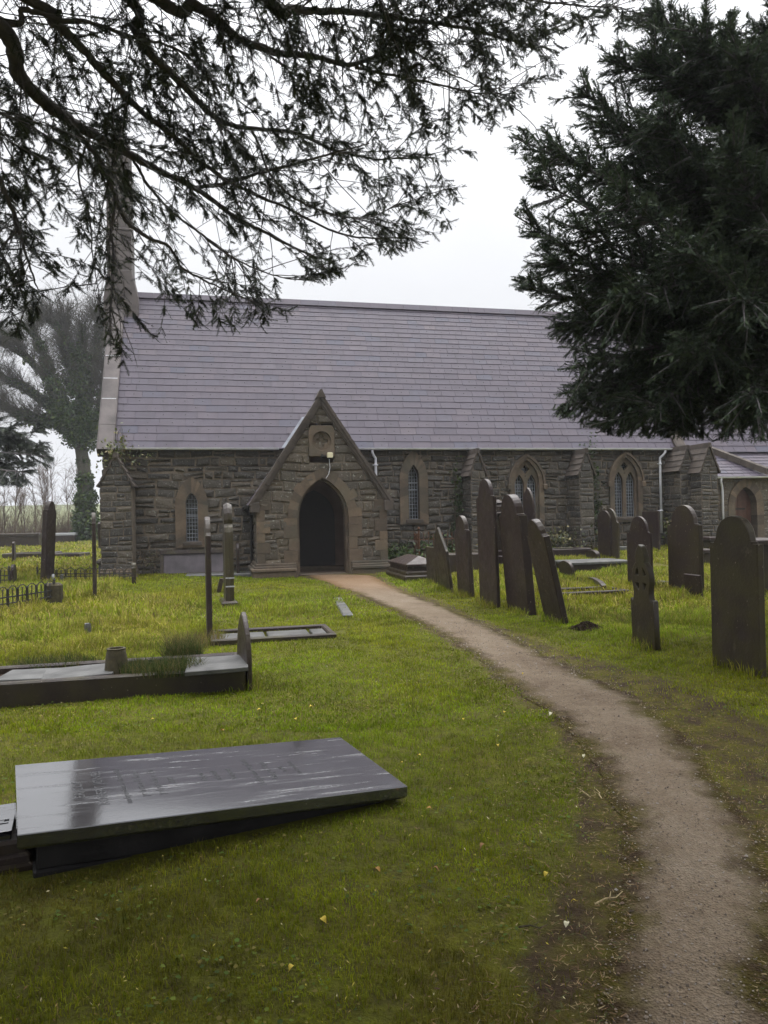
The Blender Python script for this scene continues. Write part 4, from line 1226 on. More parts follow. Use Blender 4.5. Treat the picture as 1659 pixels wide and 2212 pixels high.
# near kerbed grave with pointed footstone
e, A, L = kerb_set(-260, 528, 1492, .95, .23, 'black kerb round the grave holding the stone pot', .10, L=4.0)
R = G(536, 1492); uu = U; A = R - U * 4.02; A[2] = gz(R[0], R[1]) - .0
e.location = A
mb = MB(); mb.box((.1, .1, -.1), (3.9, .85, .16)); s = mb.build('soil_bed', M['soil'], e)
def cpos(px, py, z):   # point on a level plane
    d = ray(px, py); return O + d * ((z - EYE) / d[2])
def flat_slab(px, zz, w, l, th, rz, label, name='broken_slab', mat=None, jag=.12):
    mb = MB(); n = 9; rr = [1 - jag * random.random() for _ in range(n)]
    q = []
    for (x, y) in ((-1, -1), (-.3, -1), (.4, -1), (1, -1), (1, .1), (1, 1), (.2, 1), (-.5, 1), (-1, 1)):
        k = 1 - jag * random.random(); q.append((x * l / 2 * k, y * w / 2 * k))
    X = Matrix.Rotation(-PI / 2, 4, 'X')
    mb.prism([(x, -y) for x, y in q][::-1], 0, th, Matrix.Rotation(PI / 2, 4, 'X') @ Matrix.Translation((0, 0, 0)), bev=.006)
    o = mb.build(name, mat or M['wet']); c = cpos(px[0], px[1], zz)
    o.location = (c[0], c[1], zz); o.rotation_euler = (random.uniform(-.03, .03), random.uniform(-.03, .03), rz)
    return tag(o, label, 'stone slab')
zb = A[2]; kz0 = zb - .02
flat_slab((470, 1440), zb + .225, .66, .62, .045, TH, 'wet grey slab at the pointed footstone end of the potted grave', mat=M['wet'])
flat_slab((170, 1456), zb + .20, .55, .72, .03, TH + .1, 'cracked grey slate beside the stone pot', mat=M['wet'])
flat_slab((60, 1462), zb + .19, .5, .5, .03, TH - .1, 'mossy broken slate left of the stone pot', mat=M['wet'])
P = cpos(252, 1457, zb + .18); mb = MB()
mb.lathe([(.115, 0), (.118, .02), (.098, .20), (.088, .25), (.092, .262), (.080, .268), (.066, .264), (.060, .20)], 22); o = mb.build('flower_pot', M['pot'], smooth=False); o.location = P
tag(o, 'tapering mossy stone flower pot standing on the kerbed grave', 'flower pot')
stone(510, 535, 1493, 1322, .05, 'gothic', 'pointed grey footstone at the path end of the potted grave', 0, W=.62, dyaw=.13, group=LG)

# sunken kerb grave with a broad end slab
e, A, L = kerb_set(455, 728, 1398, 1.0, .09, 'low sunken kerb with pale slabs before the edge-on stones', .09, M['head'])
zb = A[2]
for i, (u0, w) in enumerate(((.12, .62), (.78, .58), (1.40, .28))):
    mb = MB(); mb.cbox((u0, .25, 0), (min(u0 + w, L - .1), .68, .07), .01); mb.build('paving_slab', M['wet'], e)
mb = MB(); mb.prism([(-.25, -.3), (.16, -.3), (.20, 1.0), (-.12, 1.05)], -.12, .0, Matrix.Translation((L + .10, 0, .02)) @ Matrix.Rotation(PI / 2, 4, 'X'))
o = mb.build('end_slab', M['head'], e)
# pale edging stones
A = G(752, 1333); B = G(729, 1291); d = (B - A); l = np.linalg.norm(d[:2]); e = empty('edging_stones', A, math.atan2(d[1], d[0])); tag(e, 'two pale edging stones set in the lawn beside the path', 'edging stone')
for k in range(2):
    mb = MB(); mb.cbox((k * l / 2 + .02, -.09, -.1), ((k + 1) * l / 2 - .02, .09, .045), .02); mb.build('edging_block', M['wet'], e)

# ---- the big ledger in the foreground
yaw = .478
Xm = Matrix.Translation((-1.045, 4.387, .2)) @ Matrix([[math.cos(yaw), -math.sin(yaw), 0, 0], [math.sin(yaw), math.cos(yaw), 0, 0], [0, 0, 1, 0], [0, 0, 0, 1]]) @ Matrix.Rotation(math.atan(.0754), 4, 'Y') @ Matrix.Rotation(math.atan(.0428), 4, 'X')
led = bpy.data.objects.new('ledger_tomb', None); COL.objects.link(led); led.matrix_world = Xm
tag(led, 'large wet black slate ledger slab on a low plinth in the foreground lawn', 'tomb')
hl, hw = 2.09 / 2, .99 / 2
mb = MB()
rings = [(0, -.085), (0, -.05), (.006, -.03), (.006, -.024), (-.012, -.022), (-.02, -.012), (-.016, -.003), (.0, 0)]
# moulded edge: outline offsets and heights from the bottom up
rings = [(.04, -.085), (.015, -.078), (0, -.06), (0, -.022), (.0012, -.005), (.003, 0)]
Pv = []
for o_, z in rings: Pv += [(-hl + o_, -hw + o_, z), (hl - o_, -hw + o_, z), (hl - o_, hw - o_, z), (-hl + o_, hw - o_, z)]
fs = [(r * 4 + i, r * 4 + (i + 1) % 4, r * 4 + 4 + (i + 1) % 4, r * 4 + 4 + i) for r in range(len(rings) - 1) for i in range(4)]
fs += [(3, 2, 1, 0), tuple(range(len(rings) * 4 - 4, len(rings) * 4))]
mb.add(Pv, fs); top = mb.build('top_slab', M['slab'], led)
mb = MB(); mb.cbox((-hl + .10, -hw + .09, -.215), (hl - .10, hw - .09, -.085), .01); mb.cbox((-hl + .085, -hw + .075, -.62), (hl - .085, hw - .075, -.22), .01); mb.build('plinth', M['black'], led)
# the cut inscription: lines run across the slab, tops towards the left end; most is worn past reading
lines = [('ER COF', .30, .075, 0), ('ROBERT JONES', .41, .075, 0), ("anrhydeddus a chrefyddol", .53, .052, 0), ("yr hwn a fu farw", .62, .06, 0), ('y dydd olaf o Fai', .71, .06, 0), ('1849', .80, .05, 0),
         ('Hefyd', .98, .05, 0), ('ei briod', 1.06, .05, 0), ('Margaret', 1.15, .05, 0), ('Hefyd am eu plant', 1.28, .062, 0), ('Mary a Hugh', 1.38, .058, 0), ('a W.', 1.47, .05, 0), ('eu hoedran', 1.55, .05, 0)]
for txt, x, size, _ in lines:
    cu = bpy.data.curves.new('inscription', 'FONT'); cu.body = txt; cu.size = size; cu.align_x = 'CENTER'; cu.extrude = .0006; cu.resolution_u = 2
    t_ = bpy.data.objects.new('tmp_text', cu); COL.objects.link(t_)
    me = bpy.data.meshes.new_from_object(t_.evaluated_get(bpy.context.evaluated_depsgraph_get())); bpy.data.objects.remove(t_)
    me.materials.clear(); me.name = 'inscription'
    w = max(v.co.x for v in me.vertices) - min(v.co.x for v in me.vertices)
    k = min(1, .84 / w)
    me.transform(Matrix.Translation((-hl + x + size * .4, 0, .0008)) @ Matrix.Rotation(PI / 2, 4, 'Z') @ Matrix.Diagonal((k, 1, 1, 1)))
    link('inscription', me, M['letter'], top)

# stepped base of the neighbouring monument, cut by the left edge
P = cpos(24, 1784, .21); e = empty('monument_base', (P[0], P[1], 0), TH + .16); tag(e, 'stepped black monument base with a cut key pattern at the left edge', 'monument')
for a, b, z0, z1, n in ((-.95, 0, .145, .205, 'top_block'), (-1.0, .07, .085, .143, 'step'), (-1.06, .09, .04, .083, 'step'), (-1.1, .11, -.2, .038, 'step')):
    mb = MB()
    if n == 'top_block':
        X = Matrix.Translation((0, 0, .19)) @ Matrix.Rotation(-PI / 2, 4, 'X')
        outer = [(-.95, .0), (0, .0), (0, .40), (-.95, .40)]
        key = [(-.10, .10), (-.02, .10), (-.02, .125), (-.075, .125), (-.075, .155), (-.045, .155), (-.045, .135), (-.02, .135), (-.02, .175), (-.10, .175)]
        mb.cbox((a, 0, .10), (b, .42, .172), .008); tb = mb.build(n, M['slab'], e)
        X = Matrix.Translation((0, 0, .18)) @ Matrix.Rotation(-PI / 2, 4, 'X')
        plate('key_pattern', [(x, z) for x, z in outer], [[(x, z) for x, z in key][::-1]], .012, .002, M['slab'], tb, X)
    else:
        mb.cbox((a, -.02 - (.17 - z1) * .35, z0 - .02), (b, .46, z1), .014); mb.build(n, M['head'], e)

# ================================================================== GROUND, PATH, GRASS
PATHPX = [(1243, 668, 798), (1256, 705, 824), (1272, 745, 858), (1300, 812, 928), (1330, 876, 1000), (1360, 938, 1066), (1400, 1006, 1146), (1450, 1074, 1248),
          (1500, 1138, 1352), (1550, 1205, 1425), (1600, 1258, 1480), (1650, 1296, 1522), (1700, 1322, 1550), (1760, 1345, 1602), (1850, 1360, 1655), (1950, 1352, 1680), (2050, 1342, 1685), (2212, 1322, 1690)]
PL = np.array([G(a, y)[:2] for y, a, b in PATHPX]); PR = np.array([G(b, y)[:2] for y, a, b in PATHPX])
PL = np.vstack([PL, PL[-1] + (.0, -1.2), PL[-1] + (-.1, -6)]); PR = np.vstack([PR, PR[-1] + (.1, -1.2), PR[-1] + (.1, -6)])
PLs = catmull(PL, 160); PRs = catmull(PR, 160)
MID = (PLs + PRs) / 2; HWD = np.linalg.norm(PLs - PRs, axis=1) / 2

def path_d(xy):
    """Signed distance to the path edge (negative on the path)."""
    xy = np.asarray(xy, float).reshape(-1, 2); out = np.full(len(xy), 1e9)
    for k in range(0, len(xy), 20000):
        b = xy[k:k + 20000]
        dd = np.linalg.norm(b[:, None, :] - MID[None, ::2, :], axis=2) - HWD[None, ::2]
        out[k:k + 20000] = dd.min(1)
    return out

def hsh(x, y, f, s=0):
    """Cheap smooth noise, -1..1."""
    return (np.sin(x * f * 1.0 + s + 1.7 * np.sin(y * f * .83 + s * 2.1)) + np.sin(y * f * 1.13 - s + 1.9 * np.sin(x * f * .71 - s))) / 2 * .7 + .3 * np.sin((x + y) * f * 2.3 + s) * np.sin((x - y) * f * 1.9 - s)

xs = np.unique(np.concatenate([np.linspace(-9, 9, 150), np.linspace(-40, 40, 70), np.linspace(-400, 400, 60), [-1500, 1500]]))
ys = np.unique(np.concatenate([np.linspace(-6, 28, 240), np.linspace(28, 90, 50), np.linspace(90, 700, 60), [-60, -20, 1600]]))
gx, gy = np.meshgrid(xs, ys); gzv = gz(gx, gy)
nx, ny = len(xs), len(ys)
i = np.arange(ny - 1)[:, None] * nx + np.arange(nx - 1)[None, :]
npm = NP(); npm.add(np.stack([gx, gy, gzv], -1).reshape(-1, 3), quads=np.stack([i, i + 1, i + 1 + nx, i + nx], -1).reshape(-1, 4))
ground = npm.build('ground', M['ground'], smooth=True); tag(ground, kind='structure')
pd = path_d(np.stack([gx, gy], -1).reshape(-1, 2)); fx, fy = gx.ravel(), gy.ravel()
marg = .14 + .24 * sstep(7.0 - fy, 0, 4)
right = fx > np.interp(fy, MID[::-1, 1], MID[::-1, 0])
marg = np.where(right, .24 + .75 * sstep(11 - fy, 0, 5), marg)
bare = 1 - sstep(pd, marg * .35, marg * 1.15)
moss = np.where(right, 1 - .75 * sstep(pd, .35, .75), .8 * (1 - sstep(pd, .12, .4)))
for nm, val in (('bare', bare), ('moss', moss), ('far', sstep(fy, 55, 110))):
    a = ground.data.attributes.new(nm, 'FLOAT', 'POINT'); a.data.foreach_set('value', val.astype(np.float32))
# the path: a sheet just above the turf
K = 15; rows = []
ed = []; rd_ = []
for k in range(len(PLs)):
    w = HWD[k] * 2; wob = .05 * hsh(PLs[k][0], PLs[k][1], 7.0); wob2 = .05 * hsh(PRs[k][0], PRs[k][1], 7.0, 3)
    dirn = (PRs[k] - PLs[k]) / max(w, 1e-6)
    a, b = PLs[k] + dirn * (wob - .04), PRs[k] + dirn * (wob2 + .02)
    for f in np.linspace(0, 1, K):
        p = a + (b - a) * f; rows.append((p[0], p[1], float(gz(p[0], p[1])) + .006 + .014 * math.sin(PI * f)))
        ed.append(min(f, 1 - f) * (w + .2) / .42); rd_.append(float(sstep(p[1], 14.5, 18.5)))
i = np.arange(len(PLs) - 1)[:, None] * K + np.arange(K - 1)[None, :]
npm = NP(); npm.add(rows, quads=np.stack([i, i + K, i + K + 1, i + 1], -1).reshape(-1, 4))
path = npm.build('path', M['path'], smooth=True); tag(path, kind='structure')
for nm, val in (('edge', ed), ('red', rd_)):
    a = path.data.attributes.new(nm, 'FLOAT', 'POINT'); a.data.foreach_set('value', np.array(val, np.float32))
# a second path round the west end
Q = [(216, 1216, 236), (196, 1226, 226), (178, 1240, 214), (168, 1252, 206)]
A = np.array([G(a, y)[:2] for a, y, b in Q]); B = np.array([G(b, y)[:2] for a, y, b in Q])
d0 = A[0] - A[1]; A = np.vstack([A[0] + d0 * 5, A]); B = np.vstack([B[0] + d0 * 5, B])
rows = []
for a, b in zip(catmull(A, 30), catmull(B, 30)):
    for f in np.linspace(0, 1, 6):
        p = a + (b - a) * f; rows.append((p[0], p[1], float(gz(p[0], p[1])) + .008))
i = np.arange(29)[:, None] * 6 + np.arange(5)[None, :]
npm = NP(); npm.add(rows, quads=np.stack([i, i + 6, i + 7, i + 1], -1).reshape(-1, 4))
p2 = npm.build('side_path', M['path'], smooth=True); tag(p2, kind='structure')
a = p2.data.attributes.new('edge', 'FLOAT', 'POINT'); a.data.foreach_set('value', np.full(180, .8, np.float32))

def church_uv(x, y):
    return (x - P0[0]) * U[0] + (y - P0[1]) * U[1], (x - P0[0]) * V[0] + (y - P0[1]) * V[1]

# rectangles kept free of grass (slabs lying in it)
CLEAR = []
def clear(o, x0, x1, y0, y1): CLEAR.append((np.array(o.matrix_world.inverted() if False else Matrix(o.matrix_world).inverted()), x0, x1, y0, y1))
bpy.context.view_layer.update()
clear(led, -hl + .02, hl - .02, -hw + .02, hw - .02)
for o in COL.objects:
    if o.name.startswith('grave_kerb') and o.get('label', '').startswith('black kerb'): clear(o, 0, 4, 0, .95)
    if o.name.startswith('grave_kerb') and 'sunken' in o.get('label', ''): clear(o, .1, 1.9, .27, .66)
    if o.name.startswith('ledger_tomb') and 'pale' in o.get('label', ''): clear(o, -.05, 3.0, 0, .95)
    if o.name.startswith('monument_base'): clear(o, -1.1, .1, 0, .5)
    if o.name.startswith('flat_gravestone'): clear(o, -.9, .9, -.4, .4)
def free(x, y):
    ok = path_d(np.stack([x, y], -1)) > .0
    u, v = church_uv(x, y)
    ok &= ~((v > 1.98) & (u > -6.1) & (u < 20)); ok &= ~((np.abs(u) < 1.9) & (v > -.12) & (v < 2.2)) & ~((np.abs(u) < .86) & (v > -.42) & (v < 0))
    p = np.stack([x, y, gz(x, y), np.ones_like(x)], 0)
    for Mx, x0, x1, y0, y1 in CLEAR:
        q = Mx @ p; ok &= ~((q[0] > x0) & (q[0] < x1) & (q[1] > y0) & (q[1] < y1))
    return ok

def long_zone(x, y):
    """1 where the churchyard is left rough."""
    pdx = np.interp(y, MID[::-1, 1], MID[::-1, 0])
    u, v = church_uv(x, y)
    l = sstep(pdx - x, 3.2, 4.6) * sstep(y, 8.6, 10.5)
    l = l * (1 - .85 * sstep(v, -5, -2.6) * sstep(u, -5.5, -4.9))
    l = np.maximum(l, .7 * sstep(x - pdx, 1.5, 2.3) * sstep(y, 9.0, 11.0) * sstep(u, .8, 2.2))
    e = ((x - G(600, 1312)[0]) / 1.5) ** 2 + ((y - G(600, 1312)[1]) / 1.3) ** 2
    l = np.maximum(l, .55 * np.exp(-e * 1.2))
    return np.clip(l + .25 * hsh(x, y, .9, 2), 0, 1)

def blades(x, y, h, w, col, acc, bend=.6):
    n = len(x); z = gz(x, y)
    a = RNG.uniform(0, 2 * PI, n); b = RNG.uniform(0, 2 * PI, n)
    lean = RNG.uniform(.05, 1.0, n) * bend
    wx, wy = np.cos(a) * w / 2, np.sin(a) * w / 2
    dx, dy = np.cos(b) * h * lean, np.sin(b) * h * lean
    P = np.empty((n, 5, 3))
    P[:, 0] = np.stack([x - wx, y - wy, z - .01], -1); P[:, 1] = np.stack([x + wx, y + wy, z - .01], -1)
    zm = z + h * .6 * (1 - .2 * lean)
    P[:, 2] = np.stack([x + dx * .35 + wx * .8, y + dy * .35 + wy * .8, zm], -1); P[:, 3] = np.stack([x + dx * .35 - wx * .8, y + dy * .35 - wy * .8, zm], -1)
    P[:, 4] = np.stack([x + dx, y + dy, z + h * (1 - .35 * lean ** 2)], -1)
    k = np.arange(n)[:, None] * 5
    acc.add(P.reshape(-1, 3), tris=(k + np.array([[3, 2, 4]])), quads=(k + np.array([[0, 1, 2, 3]])), col=np.repeat(col, 5, 0))

def grass_cols(x, y, lz):
    n = len(x)
    g = np.array([.165, .250, .007]); ol = np.array([.215, .215, .009]); st = np.array([.40, .32, .11]); dk = np.array([.085, .100, .008]); gold = np.array([.34, .26, .03])
    a = np.clip(.38 + .6 * hsh(x, y, .8) + RNG.normal(0, .25, n), 0, 1)[:, None]
    c = g * (1 - a) + ol * a
    b = np.clip(.25 + .55 * hsh(x, y, 2.3, 5) + RNG.normal(0, .2, n), 0, .8)[:, None]
    c = c * (1 - b) + dk * b
    s = (np.clip(RNG.normal(.12, .45, n), 0, 1) * np.clip(lz * 1.25, 0, 1))[:, None]
    gd = (np.clip(.15 + .6 * hsh(x, y, .7, 9), 0, 1) * lz * .4)[:, None]
    c = c * (1 - gd) + gold * gd
    c = c * (1 - s) + st * s
    br = (np.clip(.32 + .8 * hsh(x, y, 1.7, 11), 0, .85) * sstep(5.4 - y, 0, 2.4))[:, None]
    c = c * (1 - br) + np.array([.095, .070, .018]) * br
    dead = (RNG.random(n) < .09)[:, None]
    c = np.where(dead, np.array([.16, .12, .05]) * RNG.uniform(.6, 1.2, (n, 1)), c)
    tone = 1 + .34 * hsh(x, y, 9.0, 3) + .24 * hsh(x, y, 23.0, 5) + .14 * hsh(x, y, 2.9, 1)
    return c * RNG.uniform(.7, 1.3, (n, 1)) * tone[:, None]

acc = NP()
def sow(n, y0, y1, hmul, wmul, margin=1.6, power=1.0):
    y = y0 + (y1 - y0) * RNG.random(n) ** power
    x = RNG.uniform(-1, 1, n) * (y * .56 + margin)
    ok = free(x, y); x, y = x[ok], y[ok]
    pdv = path_d(np.stack([x, y], -1))
    rt = x > np.interp(y, MID[::-1, 1], MID[::-1, 0])
    mg = .14 + .24 * sstep(7.0 - y, 0, 4); mg = np.where(rt, .24 + .75 * sstep(11 - y, 0, 5), mg)
    keep = RNG.random(len(x)) < np.clip(.10 + .90 * sstep(pdv + .16 * hsh(x, y, 5, 1), mg * .45, mg * 1.2), 0, 1)
    thin = .55 + .45 * hsh(x, y, 3.1, 4) - .75 * sstep(hsh(x, y, 17.0, 8) + .5 * hsh(x, y, 6.0, 1), .1, .7) * sstep(9 - y, 0, 4)
    keep &= RNG.random(len(x)) < np.clip(thin + .45 + .4 * sstep(y, 6, 9), .12, 1)
    x, y = x[keep], y[keep]
    lz = long_zone(x, y)
    tuft = np.clip(.55 + .6 * hsh(x, y, 2.6, 7) + .35 * hsh(x, y, 6.5, 2), .15, 1.5)
    h = (.024 + .012 * hsh(x, y, 4.0, 6) + .16 * lz * tuft ** 1.4 * (1 - .45 * sstep(y, 16, 22))) * RNG.uniform(.5, 1.35, len(x)) * hmul * (1 + .35 * sstep(y, 10, 20))
    w = (.0032 + .002 * lz) * wmul * RNG.uniform(.7, 1.4, len(x))
    blades(x, y, h, w, grass_cols(x, y, lz), acc, 1.25)
sow(260000, 1.9, 6.2, 1.0, 1.0, 1.4, 1.1)
sow(240000, 6.0, 12.0, 1.15, 2.0, 1.8)
sow(200000, 12.0, 23.0, 1.2, 3.6, 2.0)
sow(90000, 23.0, 60.0, 1.0, 9.0, 2.0, 1.5)
n = 9000; y = 1.9 + 7 * RNG.random(n) ** 1.2; x = RNG.uniform(-1, 1, n) * (y * .56 + 1.2); ok = free(x, y) & (hsh(x, y, 5.0, 12) > .05) & (path_d(np.stack([x, y], -1)) > .12); x, y = x[ok], y[ok]; n = len(x)
z = gz(x, y) + RNG.uniform(.008, .03, n); s_ = RNG.uniform(.005, .012, n); a = RNG.uniform(0, 6.28, n); P = []
for q in range(5):
    b = a + q * 2 * PI / 5; P.append(np.stack([x + s_ * np.cos(b), y + s_ * np.sin(b), z + RNG.uniform(-.4, .4, n) * s_], -1))
P = np.stack(P, 1); cc_ = np.array([[.07, .11, .018], [.10, .13, .02], [.05, .075, .018], [.14, .12, .03]])[RNG.integers(0, 4, n)] * RNG.uniform(.7, 1.4, (n, 1)); k = np.arange(n)[:, None] * 5
acc.add(P.reshape(-1, 3), tris=np.concatenate([k + np.array([[0, 1, 2]]), k + np.array([[0, 2, 3]]), k + np.array([[0, 3, 4]])]), col=np.repeat(cc_, 5, 0))
grass = acc.build('grass', M['grass']); tag(grass, kind='stuff')
# tufts growing on the potted grave
acc = NP()
def tuft(P, n, R, h, w, cols, flat=1.0):
    a = RNG.uniform(0, 2 * PI, n); r = R * np.sqrt(RNG.random(n))
    x, y = P[0] + r * np.cos(a) * flat, P[1] + r * np.sin(a)
    z0 = gz(x, y); hh = h * RNG.uniform(.4, 1.2, n)
    t = NP(); blades(x, y, hh, np.full(n, w), cols[RNG.integers(0, len(cols), n)] * RNG.uniform(.7, 1.3, (n, 1)), t, 1.1)
    v = t.v[0]; v[:, 2] += np.repeat(P[2] - z0, 5); return t
GC = np.array([[.03, .048, .012], [.04, .06, .014], [.06, .07, .02], [.12, .10, .04]])
for (px, py, zz, n, R, h, lab) in ((350, 1450, .22, 2200, .30, .15, 'mat of dark grass spreading over the slab beside the stone pot'), (395, 1424, .18, 900, .15, .26, 'dark rushy tuft at the back rail of the potted grave'), (120, 1440, .18, 1400, .34, .12, 'mossy growth along the back rail left of the stone pot')):
    P = cpos(px, py, kz0 + zz); t = tuft(P, n, R, h, .006, GC, 1.4)
    o = t.build('grass_tuft', M['grass']); tag(o, lab, 'plant', 'tufts on the potted grave')
P = G(425, 1392); t = tuft(P, 700, .42, .22, .006, np.array([[.20, .15, .06], [.14, .12, .04], [.10, .10, .03]])); o = t.build('grass_tuft', M['grass']); tag(o, 'straw coloured tussock at the foot of the nearest edge-on headstone', 'plant')

# molehill, fallen leaves, twigs
P = G(1268, 1358); t = NP(); n = 1500
a = RNG.uniform(0, 2 * PI, n); r = .26 * np.sqrt(RNG.random(n)); x, y = P[0] + r * np.cos(a), P[1] + r * np.sin(a); z = gz(x, y) + .10 * np.exp(-(r / .15) ** 2)
s = RNG.uniform(.008, .022, (n, 1, 1)); dirs = RNG.normal(0, 1, (n, 4, 3)); dirs /= np.linalg.norm(dirs, axis=2)[..., None]
Pv = np.stack([x, y, z], -1)[:, None, :] + dirs * s; k = np.arange(n)[:, None] * 4
t.add(Pv.reshape(-1, 3), tris=np.concatenate([k + np.array([[0, 1, 2]]), k + np.array([[0, 2, 3]]), k + np.array([[0, 3, 1]]), k + np.array([[1, 3, 2]])]))
o = t.build('molehill', M['soil']); tag(o, 'small dark molehill in the grass before the strongly leaning headstone', 'molehill')

def leaf_mesh(col, L=.034):
    t = NP(); n = 7; ts = np.linspace(0, 1, n); hwid = L * .34 * np.sin(PI * ts ** .8)
    P = []
    for k in range(n):
        x = (ts[k] - .5) * L; z = .012 * math.sin(ts[k] * 3) ; P += [(x, -hwid[k], z + hwid[k] * .5), (x, 0, z), (x, hwid[k], z + hwid[k] * .3)]
    q = []
    for k in range(n - 1):
        for j in range(2): q.append((k * 3 + j, k * 3 + 3 + j, k * 3 + 4 + j, k * 3 + 1 + j))
    t.add(P, quads=q, col=col)
    t.tube([(L * .5, 0, .002), (L * .8, .004, .006)], [.0012, .0008], 4, col=np.array(col) * .6)
    return t
protos = []
for c in ((.50, .47, .33), (.42, .32, .05), (.30, .17, .05), (.20, .11, .05)):
    protos.append(leaf_mesh(c).build('fallen_leaf', M['leaf']))
spots = [(1190, 1549, 0), (1262, 1641, 0), (927, 1757, 2), (672, 1533, 1), (868, 1655, 1), (1000, 1560, 1), (1075, 1618, 1), (640, 1560, 1), (730, 1625, 1), (1090, 1545, 1), (940, 1890, 3), (1045, 1840, 3), (815, 1890, 2), (700, 2000, 1), (560, 1960, 3), (1180, 1900, 1), (1240, 1960, 1), (905, 1640, 1), (1130, 1460, 1), (560, 1540, 1), (330, 1560, 1), (480, 1585, 2), (1225, 2010, 0), (630, 2105, 1)]
names = ['pale', 'yellow', 'orange brown', 'brown']
first = [True] * 4
for px, py, k in spots:
    P = G(px, py)
    o = protos[k]
    if not first[k]:
        o = protos[k].copy(); COL.objects.link(o)
    first[k] = False
    o.location = (P[0], P[1], P[2] + .022); o.rotation_euler = (random.uniform(-.4, .4), random.uniform(-.4, .4), random.uniform(0, 6)); s = random.uniform(.8, 1.3); o.scale = (s, s, s)
    lab = names[k] + ' fallen leaf lying on the lawn'
    if k == 0: lab = {1190: 'pale fallen leaf lying at the left edge of the path', 1262: 'pale curled leaf on the bare path margin nearer the camera', 1225: 'pale leaf scrap on the bare soil in the foreground'}[px]
    if px == 927: lab = 'orange brown leaf on the lawn level with the ledger'
    if px == 815: lab = 'orange brown leaf in the dark grass below the ledger end'
    if px == 480: lab = 'orange brown leaf on the grass behind the ledger'
    tag(o, lab, 'leaf', 'fallen leaves ' + names[k])
for px, py, ang, L, lab in ((1276, 1727, 1.9, .13, 'straw coloured twig, left of a pair on the path margin'), (1300, 1730, 1.5, .11, 'straw coloured twig, right of a pair on the path margin'), (1285, 1960, .4, .16, 'pale forked twig on the soil in the foreground'), (1050, 1470, .3, .2, 'thin dark twig by the path edge'), (1120, 2010, -.2, .12, 'brown twig among the dark grass')):
    P = G(px, py); mb = MB(); mb.tube([(0, 0, .014), (L * .4, .006, .022), (L * .7, -.004, .02), (L, .01, .03)], [.004, .0035, .003, .002], 6)
    mb.tube([(L * .5, 0, .02), (L * .7, .03, .03)], [.002, .0015], 5)
    o = mb.build('fallen_twig', M['pot'] if 'dark' in lab else M['leaf']); o.location = P; o.rotation_euler = (0, 0, ang)
    if 'dark' not in lab:
        a = o.data.attributes.new('col', 'FLOAT_COLOR', 'POINT'); a.data.foreach_set('color', np.tile(np.array([.34, .27, .15, 1], np.float32), len(o.data.vertices)))
    tag(o, lab, 'twig', 'fallen twigs')
# loose litter of needles and leaf scraps on the bare margins
n = 16000; y = 2.0 + 9 * RNG.random(n) ** 1.3; side = RNG.random(n) < .5
mx = np.interp(y, MID[::-1, 1], MID[::-1, 0]); hwv = np.interp(y, MID[::-1, 1], HWD[::-1])
x = mx + np.where(side, -1, 1) * (hwv * .85 + np.abs(RNG.normal(0, .35, n)))
ln = RNG.uniform(.008, .035, n); a = RNG.uniform(0, PI, n); w = RNG.uniform(.0015, .005, n); z = gz(x, y) + .022 + RNG.uniform(0, .01, n)
d = np.stack([np.cos(a), np.sin(a), RNG.uniform(-.2, .2, n)], -1) * ln[:, None] / 2; e_ = np.stack([-np.sin(a), np.cos(a), RNG.uniform(-.5, .5, n)], -1) * w[:, None] / 2
C0 = np.stack([x, y, z], -1); Pv = np.stack([C0 - d - e_, C0 + d - e_ * .4, C0 + d + e_ * .4, C0 - d + e_], 1)
cc_ = np.array([[.10, .06, .03], [.16, .10, .05], [.06, .035, .02], [.22, .17, .09], [.05, .06, .015]])[RNG.integers(0, 5, n)]
t = NP(); t.add(Pv.reshape(-1, 3), quads=np.arange(n * 4).reshape(-1, 4), col=np.repeat(cc_, 4, 0))
n = 3200; y = 2.2 + 13 * RNG.random(n) ** 1.3; x = RNG.uniform(-1, 1, n) * (y * .55 + 1); ok = free(x, y); x, y = x[ok], y[ok]; n = len(x)
a = RNG.uniform(0, PI, n); ln = RNG.uniform(.006, .02, n) * (1 + y * .05); w = RNG.uniform(.002, .008, n); z = gz(x, y) + RNG.uniform(.02, .045, n)
d = np.stack([np.cos(a), np.sin(a), RNG.uniform(-.6, .6, n)], -1) * ln[:, None] / 2; e_ = np.stack([-np.sin(a), np.cos(a), RNG.uniform(-.6, .6, n)], -1) * w[:, None] / 2
C0 = np.stack([x, y, z], -1); Pv = np.stack([C0 - d - e_ * .5, C0 - e_, C0 + d, C0 + e_], 1)
cc_ = np.array([[.34, .28, .08], [.28, .20, .07], [.16, .10, .04], [.36, .32, .18], [.10, .06, .03], [.30, .26, .04]])[RNG.integers(0, 6, n)]
t.add(Pv.reshape(-1, 3), quads=np.arange(n * 4).reshape(-1, 4), col=np.repeat(cc_, 4, 0))
o = t.build('leaf_litter', M['leaf']); tag(o, kind='stuff')

